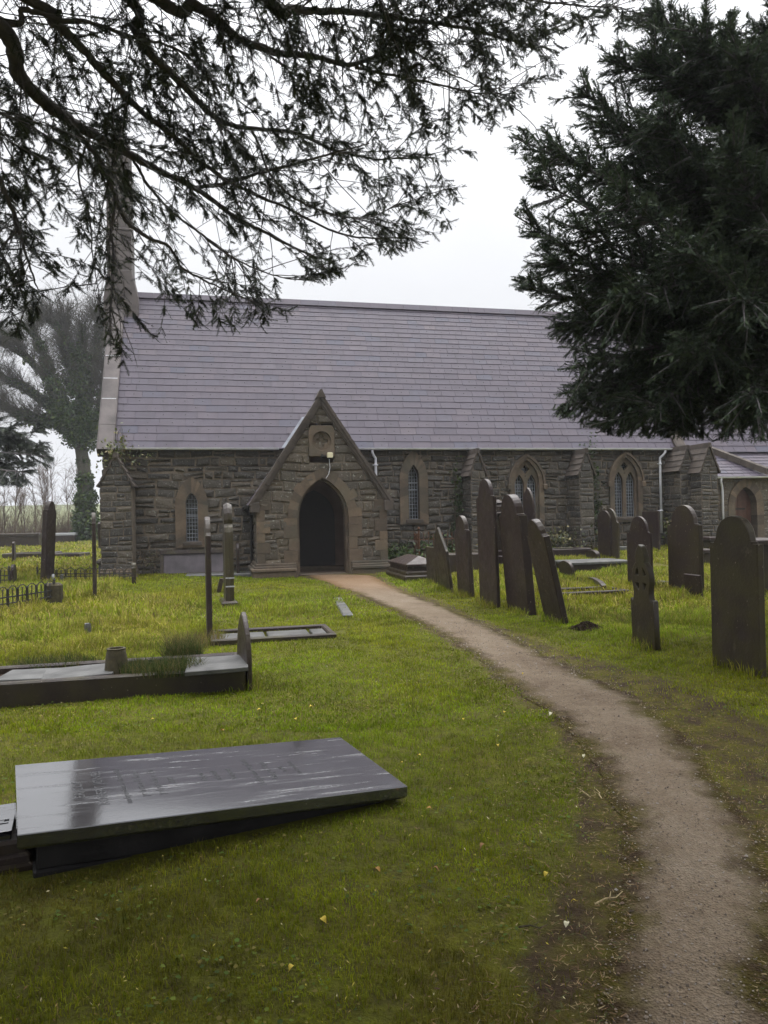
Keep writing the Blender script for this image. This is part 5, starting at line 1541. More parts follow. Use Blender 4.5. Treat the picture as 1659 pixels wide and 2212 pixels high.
# loose grit and small stones on the path
n = 7000; y = 1.8 + 10 * RNG.random(n) ** 1.9; f = RNG.uniform(-.95, .95, n); mx = np.interp(y, MID[::-1, 1], MID[::-1, 0]); hwv = np.interp(y, MID[::-1, 1], HWD[::-1])
x = mx + f * hwv * 1.25; s = RNG.uniform(.0018, .0055, n) * np.where(RNG.random(n) < .06, 1.9, 1) * (1 + .6 * sstep(y, 5, 10)); z = gz(x, y) + .010 + .012 * np.cos(f * 1.4)
k = np.arange(n)[:, None] * 5; a = RNG.uniform(0, 6.28, n)
Pv = np.stack([np.stack([x + s * np.cos(a + q * PI / 2) * RNG.uniform(.7, 1.4, n), y + s * np.sin(a + q * PI / 2) * RNG.uniform(.7, 1.4, n), z], -1) for q in range(4)] + [np.stack([x + s * RNG.uniform(-.4, .4, n), y, z + s * RNG.uniform(.5, 1.1, n)], -1)], 1)
gc = np.array([[.07, .055, .042], [.16, .13, .105], [.22, .19, .16], [.045, .034, .026], [.12, .085, .06], [.19, .17, .15]])[RNG.integers(0, 6, n)]
t = NP(); t.add(Pv.reshape(-1, 3), tris=np.concatenate([k + np.array([[q, (q + 1) % 4, 4]]) for q in range(4)]), col=np.repeat(gc, 5, 0))
o = t.build('gravel', M['leaf']); tag(o, kind='stuff')
# grass left unmown round the feet of the stones
acc = NP()
for o in list(COL.objects):
    if o.parent is None and o.type == 'MESH' and o.get('category') in ('headstone', 'grave marker'):
        Lx = o.dimensions.x / 2 + .05; c_, s_ = math.cos(o.rotation_euler.z), math.sin(o.rotation_euler.z)
        n = int(260 * Lx * 2 + 60); a = RNG.uniform(-Lx, Lx, n); b = RNG.normal(0, .085, n); b = b + np.sign(b) * (o.dimensions.y / 2 if o.dimensions.y < .3 else .04)
        x = o.location.x + a * c_ - b * s_; y = o.location.y + a * s_ + b * c_
        lz = np.full(n, .5); blades(x, y, RNG.uniform(.05, .17, n), RNG.uniform(.004, .009, n) * (1 + y * .03), grass_cols(x, y, lz), acc, .8)
o = acc.build('rough_grass', M['grass']); tag(o, kind='stuff')

# ================================================================== TREES
def unit(a): return a / (np.linalg.norm(a, axis=-1, keepdims=True) + 1e-9)

def needles(acc, A, D, L, n, nl, nw, cols, droop=.35, start=.05):
    """Flat two-ranked needles along many twigs at once."""
    T = len(A); D = unit(D)
    up = np.array([0, 0, 1.0]); S = np.cross(D, up); S = unit(S + 1e-4)
    rot = RNG.normal(0, .5, (T, 1)); N = np.cross(S, D); S = unit(S * np.cos(rot) + N * np.sin(rot))
    f = np.linspace(start, 1, n)[None, :, None]
    base = A[:, None, :] + D[:, None, :] * L[:, None, None] * f
    base[..., 2] -= (L[:, None] ** 2 * f[..., 0] ** 2) * droop
    tri = []
    for sgn in (-1, 1):
        ln = nl * (1 - .45 * f ** 3) * RNG.uniform(.7, 1.15, (T, n, 1))
        tip = base + sgn * S[:, None, :] * ln * .86 + D[:, None, :] * ln * .5 + RNG.normal(0, nl * .13, (T, n, 3)); tip[..., 2] -= ln[..., 0] * .18
        b0 = base - D[:, None, :] * nw; b1 = base + D[:, None, :] * nw
        tri.append(np.stack([b0, b1, tip], 2))
    tri = np.concatenate(tri, 1).reshape(-1, 3, 3)
    c = cols[RNG.integers(0, len(cols), T)] * RNG.uniform(.7, 1.35, (T, 1))
    c = np.repeat(c, n * 2 * 3, 0)
    acc.add(tri.reshape(-1, 3), tris=np.arange(len(tri) * 3).reshape(-1, 3), col=c)
    tip = base[:, -1, :]
    # thin stalk of each twig
    W = S * .0022
    q = np.stack([A - W, A + W, tip + W * .4, tip - W * .4], 1)
    acc.add(q.reshape(-1, 3), quads=np.arange(T * 4).reshape(-1, 4), col=np.array([.03, .025, .018]))

YEWC = np.array([[.050, .058, .050], [.055, .068, .050], [.066, .078, .052], [.048, .054, .050]])  # needle tones lifted and slightly blued to stand in for veiling glare

# ---- overhanging yew: trunk outside the frame, limbs reaching across it
yew = empty('overhanging_yew', (-4.3, .9, 0)); tag(yew, 'old yew whose bare-limbed branches hang across the top left', 'tree', 'yew trees')
org = np.array([-4.3, .9, 0])
wood = NP(); fol = NP()
TR = np.array([(-4.3, .9, -.2), (-4.25, .95, 1.2), (-4.3, 1.0, 2.6), (-4.1, 1.1, 4.2), (-3.9, 1.2, 6), (-3.8, 1.0, 8)])
wood.tube(catmull(TR, 24) - org, np.linspace(.42, .12, 24), 12)
LIMBS = [
    ([(-60, 20, 3.6), (50, 174, 4.0), (124, 238, 4.3), (198, 288, 4.6), (278, 327, 4.9), (347, 367, 5.1), (427, 407, 5.3), (520, 470, 5.5), (620, 520, 5.7), (720, 560, 5.9)], .052, .009, 3.4, 1),
    ([(427, 407, 5.3), (496, 397, 5.2), (585, 372, 5.1), (694, 342, 5.0), (790, 310, 4.9)], .022, .006, 0, 1),
    ([(124, 238, 4.3), (173, 298, 4.4), (223, 357, 4.5), (248, 422, 4.6), (278, 486, 4.7), (322, 526, 4.8), (367, 551, 4.9), (400, 600, 5), (470, 640, 5.1), (560, 670, 5.2)], .03, .006, 0, 1),
    ([(248, 422, 4.6), (243, 520, 4.6), (240, 600, 4.5), (237, 680, 4.45), (240, 745, 4.4)], .016, .004, 0, .9),
    ([(50, 0, 3.8), (124, 60, 4.0), (173, 99, 4.1), (238, 164, 4.3), (298, 228, 4.5), (372, 283, 4.7), (446, 347, 4.9), (521, 397, 5.1), (640, 450, 5.4), (760, 500, 5.6), (890, 505, 5.8)], .034, .007, 4.2, 1),
    ([(230, -40, 4), (298, 74, 4.2), (337, 129, 4.3), (397, 174, 4.5), (446, 223, 4.7), (476, 258, 4.8), (546, 283, 5), (645, 293, 5.2), (719, 327, 5.4), (830, 350, 5.6), (950, 350, 5.8)], .036, .007, 5.0, 1.15),
    ([(300, -20, 4), (422, 25, 4.2), (496, 79, 4.4), (570, 114, 4.6), (670, 129, 4.8), (769, 144, 5), (875, 91, 5.2), (950, 40, 5.4)], .040, .010, 5.4, 1.2),
    ([(769, 144, 5), (880, 170, 5.2), (980, 190, 5.4), (1060, 205, 5.6), (1130, 200, 5.7)], .015, .004, 0, 1.2),
    ([(520, -60, 4), (640, 10, 4.3), (760, 20, 4.6), (880, 40, 4.9), (1000, 60, 5.2), (1110, 90, 5.5), (1200, 110, 5.7)], .034, .006, 5.8, 1.5),
    ([(760, -80, 4.2), (900, -50, 4.6), (1050, -20, 5), (1200, 0, 5.4), (1340, 10, 5.8)], .028, .006, 6.2, 1.4),
    ([(-80, 200, 3.6), (-20, 330, 3.8), (30, 450, 4), (60, 540, 4.1), (90, 620, 4.2)], .03, .005, 3.0, 1.3),
    ([(-60, 20, 3.7), (40, 28, 3.8), (110, 50, 3.9), (190, 60, 4), (290, 95, 4.2), (380, 110, 4.4), (480, 190, 4.6), (560, 240, 4.8)], .020, .005, 4.4, .8),
    ([(875, 91, 5.2), (945, 145, 5.3), (1000, 172, 5.4), (1090, 215, 5.5), (1144, 263, 5.6), (1187, 322, 5.7)], .010, .003, 0, .35),
    ([(-90, 420, 4.2), (-30, 500, 4.3), (20, 560, 4.4), (60, 640, 4.5), (50, 700, 4.5)], .02, .004, 3.0, 1.3),
    ([(278, 327, 4.9), (330, 420, 5.0), (420, 500, 5.1), (520, 570, 5.3), (640, 610, 5.5), (740, 600, 5.6)], .016, .004, 0, 1),
    ([(546, 283, 5), (600, 400, 5.1), (700, 460, 5.3), (800, 470, 5.5), (880, 430, 5.6)], .014, .004, 0, 1),
    ([(198, 288, 4.6), (170, 380, 4.6), (190, 470, 4.5), (200, 560, 4.5), (215, 650, 4.45)], .012, .003, 0, .8),
]
BND = np.array([(-200, 760), (0, 740), (70, 730), (110, 640), (200, 660), (240, 800), (340, 810), (380, 720), (560, 715), (640, 680), (690, 610), (850, 560), (930, 530), (1010, 460), (1040, 330), (1080, 260), (1140, 215), (1215, 190), (1290, 70), (1430, 70), (1470, 0), (3000, -400)])
def inside(P, slack=0):
    x, y, d = proj(P)
    return (y < np.interp(x, BND[:, 0], BND[:, 1]) + slack) | (d < .5)
tA, tD, tL = [], [], []
for pts, r0, r1, th_, dens in LIMBS:
    W = [AT(a, b, c) for a, b, c in pts]
    if th_: W = [np.interp(th_, [0, 8], [0, 1]) * (TR[-1] - TR[0]) + TR[0], .5 * W[0] + .5 * (np.array([-4.2, 1.0, th_]) + (0, 0, .3))] + W
    nseg = 12 * len(W); C = catmull(W, nseg)
    C += np.cumsum(RNG.normal(0, .004, C.shape), axis=0) * .6
    R = np.linspace(r0 * (1.0 if th_ else .7), r1 * .7, nseg)
    wood.tube(C - org, R * RNG.uniform(.9, 1.1, nseg), 9 if r0 > .02 else 6)
    seglen = np.linalg.norm(np.diff(C, axis=0), axis=1); cum = np.concatenate([[0], np.cumsum(seglen)])
    t0 = cum[-1] * (.30 if th_ else .06)
    nb = int((cum[-1] - t0) * 17 * dens)
    for _ in range(nb):
        s = t0 + (cum[-1] - t0) * random.random() ** .85
        k = min(int(np.searchsorted(cum, s)), nseg - 2); p = C[k]; tan = unit(C[min(k + 1, nseg - 1)] - C[max(k - 1, 0)])
        side = unit(np.cross(tan, RNG.normal(0, 1, 3))); side[2] *= .6
        d = unit(tan * random.uniform(.3, 1.1) + side * random.uniform(.4, 1.3) + np.array([0, 0, random.uniform(-.5, .25)]))
        L = random.uniform(.35, 1.05) * (1.0 if s < cum[-1] * .8 else .7)
        m = 8; f = np.linspace(0, 1, m)[:, None]
        B = p + d * L * f + np.array([0, 0, -1]) * (L * f) ** 2 * random.uniform(.05, .30) + np.cumsum(RNG.normal(0, .011, (m, 3)), 0) * f
        ins = inside(B, -6)
        if not ins.all():
            q = int(np.argmin(ins))
            if q < 4: continue
            B = B[:q]; m = q; L *= q / 8
        rb = random.uniform(.0022, .0050)
        wood.tube(B - org, np.linspace(rb, .0016, m), 4)
        if random.random() < .24: continue      # dead bare branch
        nt = int(L * random.uniform(28, 62) * (.7 if s < cum[-1] * .5 else 1))
        for q in range(nt):
            f = random.uniform(.22, 1) ** .8; kk = f * (m - 1); i0 = min(int(kk), m - 2); pp = B[i0] + (B[i0 + 1] - B[i0]) * (kk - i0); tb = unit(B[i0 + 1] - B[i0])
            sd = unit(np.cross(tb, np.array([0, 0, 1]))) * random.choice((-1, 1))
            dd = tb * random.uniform(.2, 1.1) + sd * random.uniform(.3, 1.1) + np.array([0, 0, random.uniform(-.7, .25)]) + RNG.normal(0, .25, 3)
            tA.append(pp); tD.append(dd); tL.append(random.uniform(.045, .13) * (1.15 - .4 * f))
tA, tD, tL = np.array(tA), np.array(tD), np.array(tL)
ok = inside(tA + unit(tD) * tL[:, None], 14)
tA, tD, tL = tA[ok], tD[ok], tL[ok]
print('overhang twigs', len(tA))
needles(fol, tA - org, tD, tL, 12, .021, .0031, YEWC)
# unseen rest of crown, over and behind viewer, enlarged to shade the foreground
n = 30000
P = RNG.normal(0, 1, (n, 3)); P /= np.linalg.norm(P, axis=1)[:, None]; P *= RNG.random((n, 1)) ** .45
P = P * np.array([7.0, 6.0, 2.3]) + np.array([-.6, -1.0, 6.9])
x, y, d = proj(P); vis = (d > 0) & (x > -120) & (x < 1780) & (y > -90)
P = P[~vis]; n = len(P)
clump = hsh(P[:, 0], P[:, 1], 1.6) + .6 * hsh(P[:, 1], P[:, 2], 2.2, 3); P = P[clump > -.45]; n = len(P)
D = unit(P - np.array([-4.2, 1, 5])) + RNG.normal(0, .5, (n, 3)); needles(fol, P - org, D, RNG.uniform(.25, .5, n), 9, .10, .022, YEWC)
for k in range(26):
    e_ = P[RNG.integers(0, n)]; s0 = np.array([-4.1, 1.1, random.uniform(3.5, 6.5)]); mid = (s0 + e_) / 2 + RNG.normal(0, .3, 3)
    w_ = catmull([s0, mid, e_], 14); xx, yy, dd = proj(w_)
    if ((dd > 0) & (xx > -60) & (xx < 1720) & (yy > -40)).any(): continue
    wood.tube(w_ - org, np.linspace(.07, .015, 14), 6)
tr = wood.build('trunk', M['bark'], yew, True)
cr_ = fol.build('crown', M['yew'], yew)

def conifer(name, org, label, limbs, ntw, L, n, nl, nw, bnd, group, cols=YEWC, spread=.5, trunk=None, sub=(.9, 2.0), nb=26, droop=.22, tw_len=(.2, .5), lift=.1, fluff=0):
    """Dense evergreen: limbs given as world paths, branches off them, needled twigs off those."""
    e = empty(name, org); tag(e, label, 'tree', group); org = np.array(org, float)
    wd = NP(); fo = NP()
    if trunk is not None: wd.tube(catmull(trunk, 24) - org, np.linspace(.40, .06, 24), 12)
    A, D, Lh = [], [], []
    for W, r0 in limbs:
        C = catmull(W, 40); wd.tube(C - org, np.linspace(r0, .008, 40), 6)
        for _ in range(nb if r0 != .0501 else nb * 2 // 5):
            k = int(4 + 35 * random.random() ** .8); p = C[k]; tan = unit(C[min(k + 1, 39)] - C[k - 1])
            side = unit(np.cross(tan, RNG.normal(0, 1, 3)))
            d = unit(tan * random.uniform(.6, 1.2) + side * random.uniform(.2, spread * 2) + np.array([0, 0, random.uniform(-.35, lift)]))
            l = random.uniform(*sub) * (1.15 - .6 * k / 40); m = 7; f = np.linspace(0, 1, m)[:, None]
            B = p + d * l * f + np.array([0, 0, -1]) * (l * f) ** 2 * droop * random.random()
            if bnd is not None:
                x, y, dd = proj(B); okb = bnd(x, y)
                if not okb.all():
                    q = int(np.argmin(okb))
                    if q < 3: continue
                    B = B[:q]; m = q
            wd.tube(B - org, np.linspace(.016, .004, m), 4)
            nt = max(2, int(ntw * l))
            f = RNG.uniform(.12, 1, nt) ** .8 * (m - 1) * .999; i0 = f.astype(int); pp = B[i0] + (B[i0 + 1] - B[i0]) * (f - i0)[:, None]; tb = unit(B[i0 + 1] - B[i0])
            sd = unit(np.cross(tb, np.array([0, 0, 1.0]))) * RNG.choice([-1, 1], (nt, 1))
            A.append(pp); D.append(tb * RNG.uniform(.5, 1.1, (nt, 1)) + sd * RNG.uniform(.1, .9, (nt, 1)) + np.array([0, 0, 1.0]) * RNG.uniform(-.55, .3, (nt, 1)))
            Lh.append(RNG.uniform(*tw_len, nt))
        if fluff and r0 != .0501:
            q = RNG.integers(5, 40, fluff); off = np.clip(RNG.normal(0, 1, (fluff, 3)), -1.6, 1.6) * np.array([.30, .30, .22]) * (1 - .75 * (q / 39.0) ** 3)[:, None]
            A.append(C[q] + off); D.append(unit(C[q] - C[q - 5]) + RNG.normal(0, .7, (fluff, 3)) + np.array([0, 0, -.25])); Lh.append(RNG.uniform(.05, .12, fluff))
    A = np.concatenate(A); D = np.concatenate(D); Lh = np.concatenate(Lh)
    if bnd is not None:
        x, y, dd = proj(A + unit(D) * Lh[:, None]); ok = bnd(x, y); A, D, Lh = A[ok], D[ok], Lh[ok]
    print(name, 'twigs', len(A))
    needles(fo, A - org, D, Lh, n, nl, nw, cols, .5)
    wd.build('trunk', M['bark'], e, True); fo.build('crown', M['yew'], e)
    return e

# ---- big yew on the right
to = np.array([5.9, 10.2, 0.0]); to[2] = gz(to[0], to[1])
trunk = [to + (0, 0, -.3), to + (.05, 0, 1.5), to + (-.05, .1, 3.2), to + (0, 0, 5.5), to + (.1, 0, 8), to + (.1, .1, 11.5)]
tips = [(1105, 295, 9.0), (1112, 465, 8.6), (1122, 612, 9.2), (1190, 560, 8.4), (1200, 700, 8.8), (1212, 885, 9.0), (1290, 935, 8.6), (1205, 330, 9.4), (1150, 380, 8.8), (1260, 200, 9.6), (1330, 130, 9.2), (1400, 20, 9.6), (1240, 480, 8.2), (1250, 790, 8.2), (1380, 900, 8.0), (1450, 930, 8.3), (1560, 915, 8.0), (1630, 905, 8.2), (1330, 640, 7.8), (1340, 420, 7.9), (1420, 250, 8.4), (1500, 60, 8.6), (1480, 520, 7.4), (1470, 760, 7.4), (1580, 330, 7.6), (1600, 640, 7.2), (1620, 860, 7.3), (1600, 120, 8.2), (1700, 500, 7.2), (1720, 250, 7.6), (1720, 780, 7.2), (1390, 560, 9.6), (1350, 820, 9.8), (1280, 620, 9.8), (1500, 400, 9.4), (1520, 850, 10.5), (1440, 660, 10), (1560, 560, 9.0), (1600, 780, 9.4), (1640, 420, 8.6), (1660, 60, 8.8), (1540, 180, 9.2), (1450, 380, 8.9), (1400, 720, 8.9), (1310, 270, 9.3), (1380, 340, 9.6), (1640, 240, 9.4), (1250, 690, 9.3), (1320, 880, 8.4), (1260, 850, 9.4), (1400, 130, 9.3), (1480, 160, 9.0), (1660, 700, 8.2), (1560, 700, 8.0)]
tips3 = [AT(*t) for t in tips]
for k in range(60):     # outside the frame: the far side and the top
    a = random.uniform(-1.9, 1.5); rr = random.uniform(2.5, 4.6); q = to + np.array([rr * math.cos(a), rr * math.sin(a), random.uniform(2.6, 11)])
    if q[2] > 8: q[:2] = to[:2] + (q[:2] - to[:2]) * (1 - (q[2] - 8) / 5)
    tips3.append(q)
limbs = []
for q in tips3:
    h0 = np.clip(q[2] - np.linalg.norm(q[:2] - to[:2]) * random.uniform(.25, .6), 3.3 + random.random(), 10)
    s0 = to + np.array([random.uniform(-.1, .1), random.uniform(-.1, .1), h0 - to[2]])
    mid = s0 * .5 + q * .5 + np.array([0, 0, random.uniform(-.15, .15) if q[2] > 4 else .35])
    limbs.append(([s0, mid, q], .05 if len(limbs) < len(tips) else .0501))
RB = np.array([(-500, 1420), (0, 1400), (60, 1330), (150, 1255), (200, 1195), (290, 1100), (330, 1105), (400, 1150), (460, 1105), (520, 1150), (600, 1115), (650, 1140), (700, 1185), (760, 1210), (820, 1210), (860, 1205), (885, 1200), (915, 1240), (940, 1300), (948, 1430), (955, 1560), (965, 1800), (990, 3000)])
def rb(x, y):
    lim = np.interp(y, RB[:, 0], RB[:, 1]); wob = 16 * np.sin(y * .11) + 12 * np.sin(y * .29 + 1) + 8 * np.sin(y * .61)
    return (x > lim + wob - 5) | (x > 1750)
conifer('yew_tree', to, 'massive dark green yew filling the right side, standing over the headstones', limbs, 62, 1, 8, .024, .0056, rb, 'yew trees', np.array([[.034, .050, .030], [.044, .062, .034], [.056, .076, .038], [.028, .040, .027]]), .5, trunk, (.35, 1.05), 78, .2, (.05, .14), .35, 1500)

# ---- dark evergreen reaching in from the left edge
to2 = np.array([-13.6, 22.0, 0.]); to2[2] = gz(to2[0], to2[1])
tr2 = [to2 + (0, 0, -.3), to2 + (0, 0, 2), to2 + (.1, 0, 4.5), to2 + (0, 0, 8)]
tp = [AT(*t) for t in [(100, 985, 20), (60, 1020, 19), (20, 930, 21), (70, 945, 21), (0, 1000, 20), (-40, 960, 20), (-60, 1040, 20), (40, 1000, 21), (85, 960, 22), (-80, 900, 21), (20, 1040, 20)]]
for k in range(14):
    a = random.uniform(1.0, 5.0); tp.append(to2 + np.array([3 * math.cos(a), 3 * math.sin(a), random.uniform(2.8, 7)]))
lm = []
for q in tp:
    s0 = to2 + np.array([0, 0, max(1.8, q[2] - to2[2] - .2)]); lm.append(([s0, s0 * .5 + q * .5 + (0, 0, .3), q], .05))
conifer('evergreen_tree', to2, 'dark evergreen whose drooping boughs reach in at the left edge', lm, 46, 1, 9, .055, .013, lambda x, y: (x < 118) & (y > 885) & (y < 1050) | (x < -30), 'evergreen trees', YEWC * .7, .5, tr2, (.6, 1.3), 24, .3, (.12, .3))

# ---- ivy-clad tree beyond the west end
DIST = 42
tb0 = G(184, 1168); DIST = tb0[1]
iv = empty('ivy_clad_tree', tb0); tag(iv, 'ivy-clad tree with bare twiggy crown beyond the church corner', 'tree')
wd = NP(); lf = NP()
q3 = lambda *pts: [AT(a, b, DIST + c) for a, b, c in pts]
limbs = [(q3((184, 1185, 0), (186, 1100, 0), (182, 1020, 0), (172, 950, .2)), .55, .42, 1.0), (q3((172, 950, 0), (180, 890, 0), (178, 800, .3), (176, 740, .5), (180, 700, .5)), .32, .08, .75),
         (q3((172, 950, 0), (140, 890, -.5), (112, 820, -1), (88, 750, -1), (70, 715, -1)), .30, .08, .7), (q3((178, 880, 0), (200, 800, .5), (212, 730, 1), (214, 690, 1)), .22, .06, .55),
         (q3((150, 905, 0), (100, 870, .5), (50, 835, 1), (5, 815, 1), (-20, 800, 1)), .2, .05, .5), (q3((165, 940, 0), (120, 915, 0), (70, 905, -.5), (30, 890, -1), (0, 870, -1)), .2, .05, .6),
         (q3((176, 860, 0), (150, 790, 1), (135, 730, 1.4), (140, 685, 1.4)), .2, .05, .6), (q3((190, 960, 0), (210, 900, 0), (222, 840, 0), (226, 790, 0)), .16, .04, .4),
         (q3((125, 850, -.7), (75, 790, -.8), (40, 760, -1), (10, 745, -1)), .14, .03, .3), (q3((178, 800, .3), (155, 760, .3), (120, 700, .4), (105, 690, .4)), .12, .03, .4)]
LC = np.array([[.022, .046, .008], [.030, .060, .010], [.042, .070, .011], [.015, .028, .007], [.058, .080, .015]])
def leaves(acc, C, size, cols):
    n = len(C); a = RNG.normal(0, 1, (n, 3)); a = unit(a); b = unit(np.cross(a, RNG.normal(0, 1, (n, 3)))); s = (size * RNG.uniform(.6, 1.3, n))[:, None]
    P = np.stack([C - a * s, C + b * s * .6, C + a * s * 1.1, C - b * s * .6], 1)
    acc.add(P.reshape(-1, 3), quads=np.arange(n * 4).reshape(-1, 4), col=np.repeat(cols[RNG.integers(0, len(cols), n)] * RNG.uniform(.6, 1.4, (n, 1)), 4, 0))
def twigs(acc, p, d, L, r, lev, org, out=None, kink=.35):
    m = 6; f = np.linspace(0, 1, m)[:, None]
    B = p + d * L * f + np.cumsum(RNG.normal(0, L * .035, (m, 3)), 0); acc.add  # wavy
    acc.tube(B - org, np.linspace(r, r * .45, m), 3 if lev < 2 else 4)
    if out is not None: out.append(B[-1])
    if lev == 0: return
    for k in range(random.choice((3, 4))):
        f0 = random.uniform(.25, 1); i0 = int(f0 * (m - 1) * .999); s = unit(d + RNG.normal(0, kink * 1.6, 3) + np.array([0, 0, .15]))
        twigs(acc, B[i0], s, L * random.uniform(.5, .75), r * .55, lev - 1, org, out, kink)
for W, r0, r1, ivr in limbs:
    C = catmull(W, 40); wd.tube(C - tb0, np.linspace(r0, r1, 40) * (1 if ivr > .9 else .5), 8)
    tot = np.linalg.norm(np.diff(C, axis=0), axis=1).sum(); n = int(tot * 1900 * ivr)
    k = (RNG.random(n) ** 1.15 * 38).astype(int); base = C[k] + (C[k + 1] - C[k]) * RNG.random((n, 1)); clp = np.clip(RNG.normal(1, .45, 41), .25, 1.9) if ivr < .9 else np.ones(41); rad = ivr * (1.0 - .88 * (k / 39.0) ** 1.1) * clp[k] * (1 + .3 * np.sin(k * .9))
    o_ = RNG.normal(0, 1, (n, 3)); o_ = unit(o_) * (rad * RNG.random(n) ** .35)[:, None]
    leaves(lf, base + o_ - tb0, .12, LC)
    for q in range(95 if ivr < .9 else 0):
        k = int(12 + 27 * random.random()); tan = unit(C[min(k + 1, 39)] - C[k - 1]); twigs(wd, C[k], unit(tan + RNG.normal(0, .5, 3) + (0, 0, .3)), random.uniform(.8, 2.0), .026, 3, tb0)
wd.build('trunk', M['greybark'], iv, True); lf.build('ivy', M['ivy'], iv)

# ---- leafless saplings and undergrowth at the boundary
def sapling(P, h, label):
    e = empty('bare_sapling', P); tag(e, label, 'tree', 'leafless saplings at the boundary'); t = NP(); P = np.array(P)
    b = NP()
    lean = RNG.normal(0, .10, 3); lean[2] = 1
    m = 8; f = np.linspace(0, 1, m)[:, None]; B = P + unit(lean) * h * f + np.cumsum(RNG.normal(0, .05, (m, 3)), 0) * f
    t.tube(B - P, np.linspace(.05, .012, m), 5)
    for k in range(16):
        f0 = random.uniform(.25, 1); i0 = min(int(f0 * (m - 1)), m - 2); d = unit(np.array([random.uniform(-.6, .6), random.uniform(-.6, .6), random.uniform(.6, 1.2)]))
        twigs(b, B[i0], d, h * .22, .016, 2, P, None, .3)
    t.build('stem', M['redbark'], e); b.build('twigs', M['redbark'], e)
for k, px in enumerate([-60, -30, -6, 8, 22, 36, 48, 62, 74, 88, 102, 116, 128, 140, 152, -45, 30, 95]):
    P = G(px, 1168 - (k * 7) % 6); P = P + (random.uniform(-.6, .6), random.uniform(-1, 2), 0); P[2] = gz(P[0], P[1])
    sapling(P, random.uniform(4.0, 6.4) * (1.1 if px > 80 else .9), 'thin leafless sapling in the row beyond the far left graves')
t = NP(); 
for k in range(1700):
    P = G(random.uniform(-120, 165), 1163); P = P + (0, random.uniform(0, 4), 0); P[2] = gz(P[0], P[1])
    m = 5; f = np.linspace(0, 1, m)[:, None]; d = unit(np.array([random.uniform(-.5, .5), random.uniform(-.5, .5), 1.0])); L = random.uniform(.9, 2.7)
    t.tube(P + d * L * f + np.cumsum(RNG.normal(0, .04, (m, 3)), 0) * f, np.linspace(.014, .005, m), 3)
o = t.build('undergrowth', M['redbark']); tag(o, kind='stuff')

# ---- ivy on the church, bushes at its foot
def creeper(name, label, spots, cat='climbing plant', size=.045, cols=LC, group='ivy on the church'):
    t = NP()
    for (u, v, z, su, sv, sz, n) in spots:
        p = RNG.normal(0, 1, (n, 3)); p = np.clip(p, -2.2, 2.2) * np.array([su, sv, sz]) + np.array([u, v, z])
        k = np.clip(.5 + .8 * hsh(p[:, 0], p[:, 2], 6.0), .15, 1); p = p[RNG.random(n) < k]
        W = P0 + p[:, :1] * U + p[:, 1:2] * V + p[:, 2:] * np.array([0, 0, 1.0]); leaves(t, W - P0, size, cols)
    # a few stems
    for (u, v, z, su, sv, sz, n) in spots:
        for q in range(4):
            zz = np.linspace(z - 2 * sz, z + 1.6 * sz, 8); du = u + random.uniform(-1, 1) * su; W = [P0 + U * (du + random.uniform(-.04, .04)) + V * (v + .03) + np.array([0, 0, a]) for a in zz]
            t.tube(np.array(W) - P0, np.linspace(.012, .004, 8), 4, col=np.array([.05, .04, .025]))
    o = t.build(name, M['ivy'] if True else None); o.location = P0; tag(o, label, cat, group); return o
LIGHT = np.array([[.10, .12, .03], [.14, .14, .05], [.07, .09, .025], [.17, .14, .06]])
creeper('ivy', 'pale straggling ivy on top of the left corner buttress', [(-5.62, 1.35, 3.45, .22, .18, .25, 420), (-5.5, 1.6, 3.85, .10, .2, .25, 160), (-5.2, 1.7, 3.5, .3, .1, .12, 140)], cols=LIGHT)
creeper('ivy', 'thin ivy climbing the left side of the buttress right of the porch', [(4.62, 1.88, 1.6, .12, .08, .85, 800), (4.55, 1.9, .5, .2, .1, .4, 300)])
creeper('ivy', 'thick green ivy climbing beside the middle buttress up to the gutter', [(9.2, 1.86, 2.6, .16, .09, .75, 1300), (9.3, 1.86, 1.3, .18, .09, .7, 900)])
creeper('shrub', 'low weedy bush at the wall foot right of the porch', [(2.6, 1.5, .45, .5, .35, .16, 1200), (3.9, 1.5, .55, .5, .3, .2, 900)], 'shrub', .05, group='bushes along the wall')
creeper('shrub', 'ragged bramble bush against the wall under the traceried windows', [(6.2, 1.3, .7, .6, .3, .28, 1500), (8.0, 1.3, .7, .5, .3, .22, 900)], 'shrub', .05, np.array([[.05, .06, .02], [.09, .09, .03], [.12, .10, .04], [.035, .045, .015]]), group='bushes along the wall')
creeper('shrub', 'yellowish weed beside the foot of the right-hand downpipe', [(12.0, 1.7, 1.1, .12, .1, .3, 260)], 'shrub', .05, LIGHT, group='bushes along the wall')
creeper('shrub', 'dry reddish bramble at the wall left of the framed tablet', [(-4.75, 1.7, .45, .22, .15, .25, 160)], 'shrub', .035, np.array([[.10, .07, .03], [.07, .07, .025]]), group='bushes along the wall')

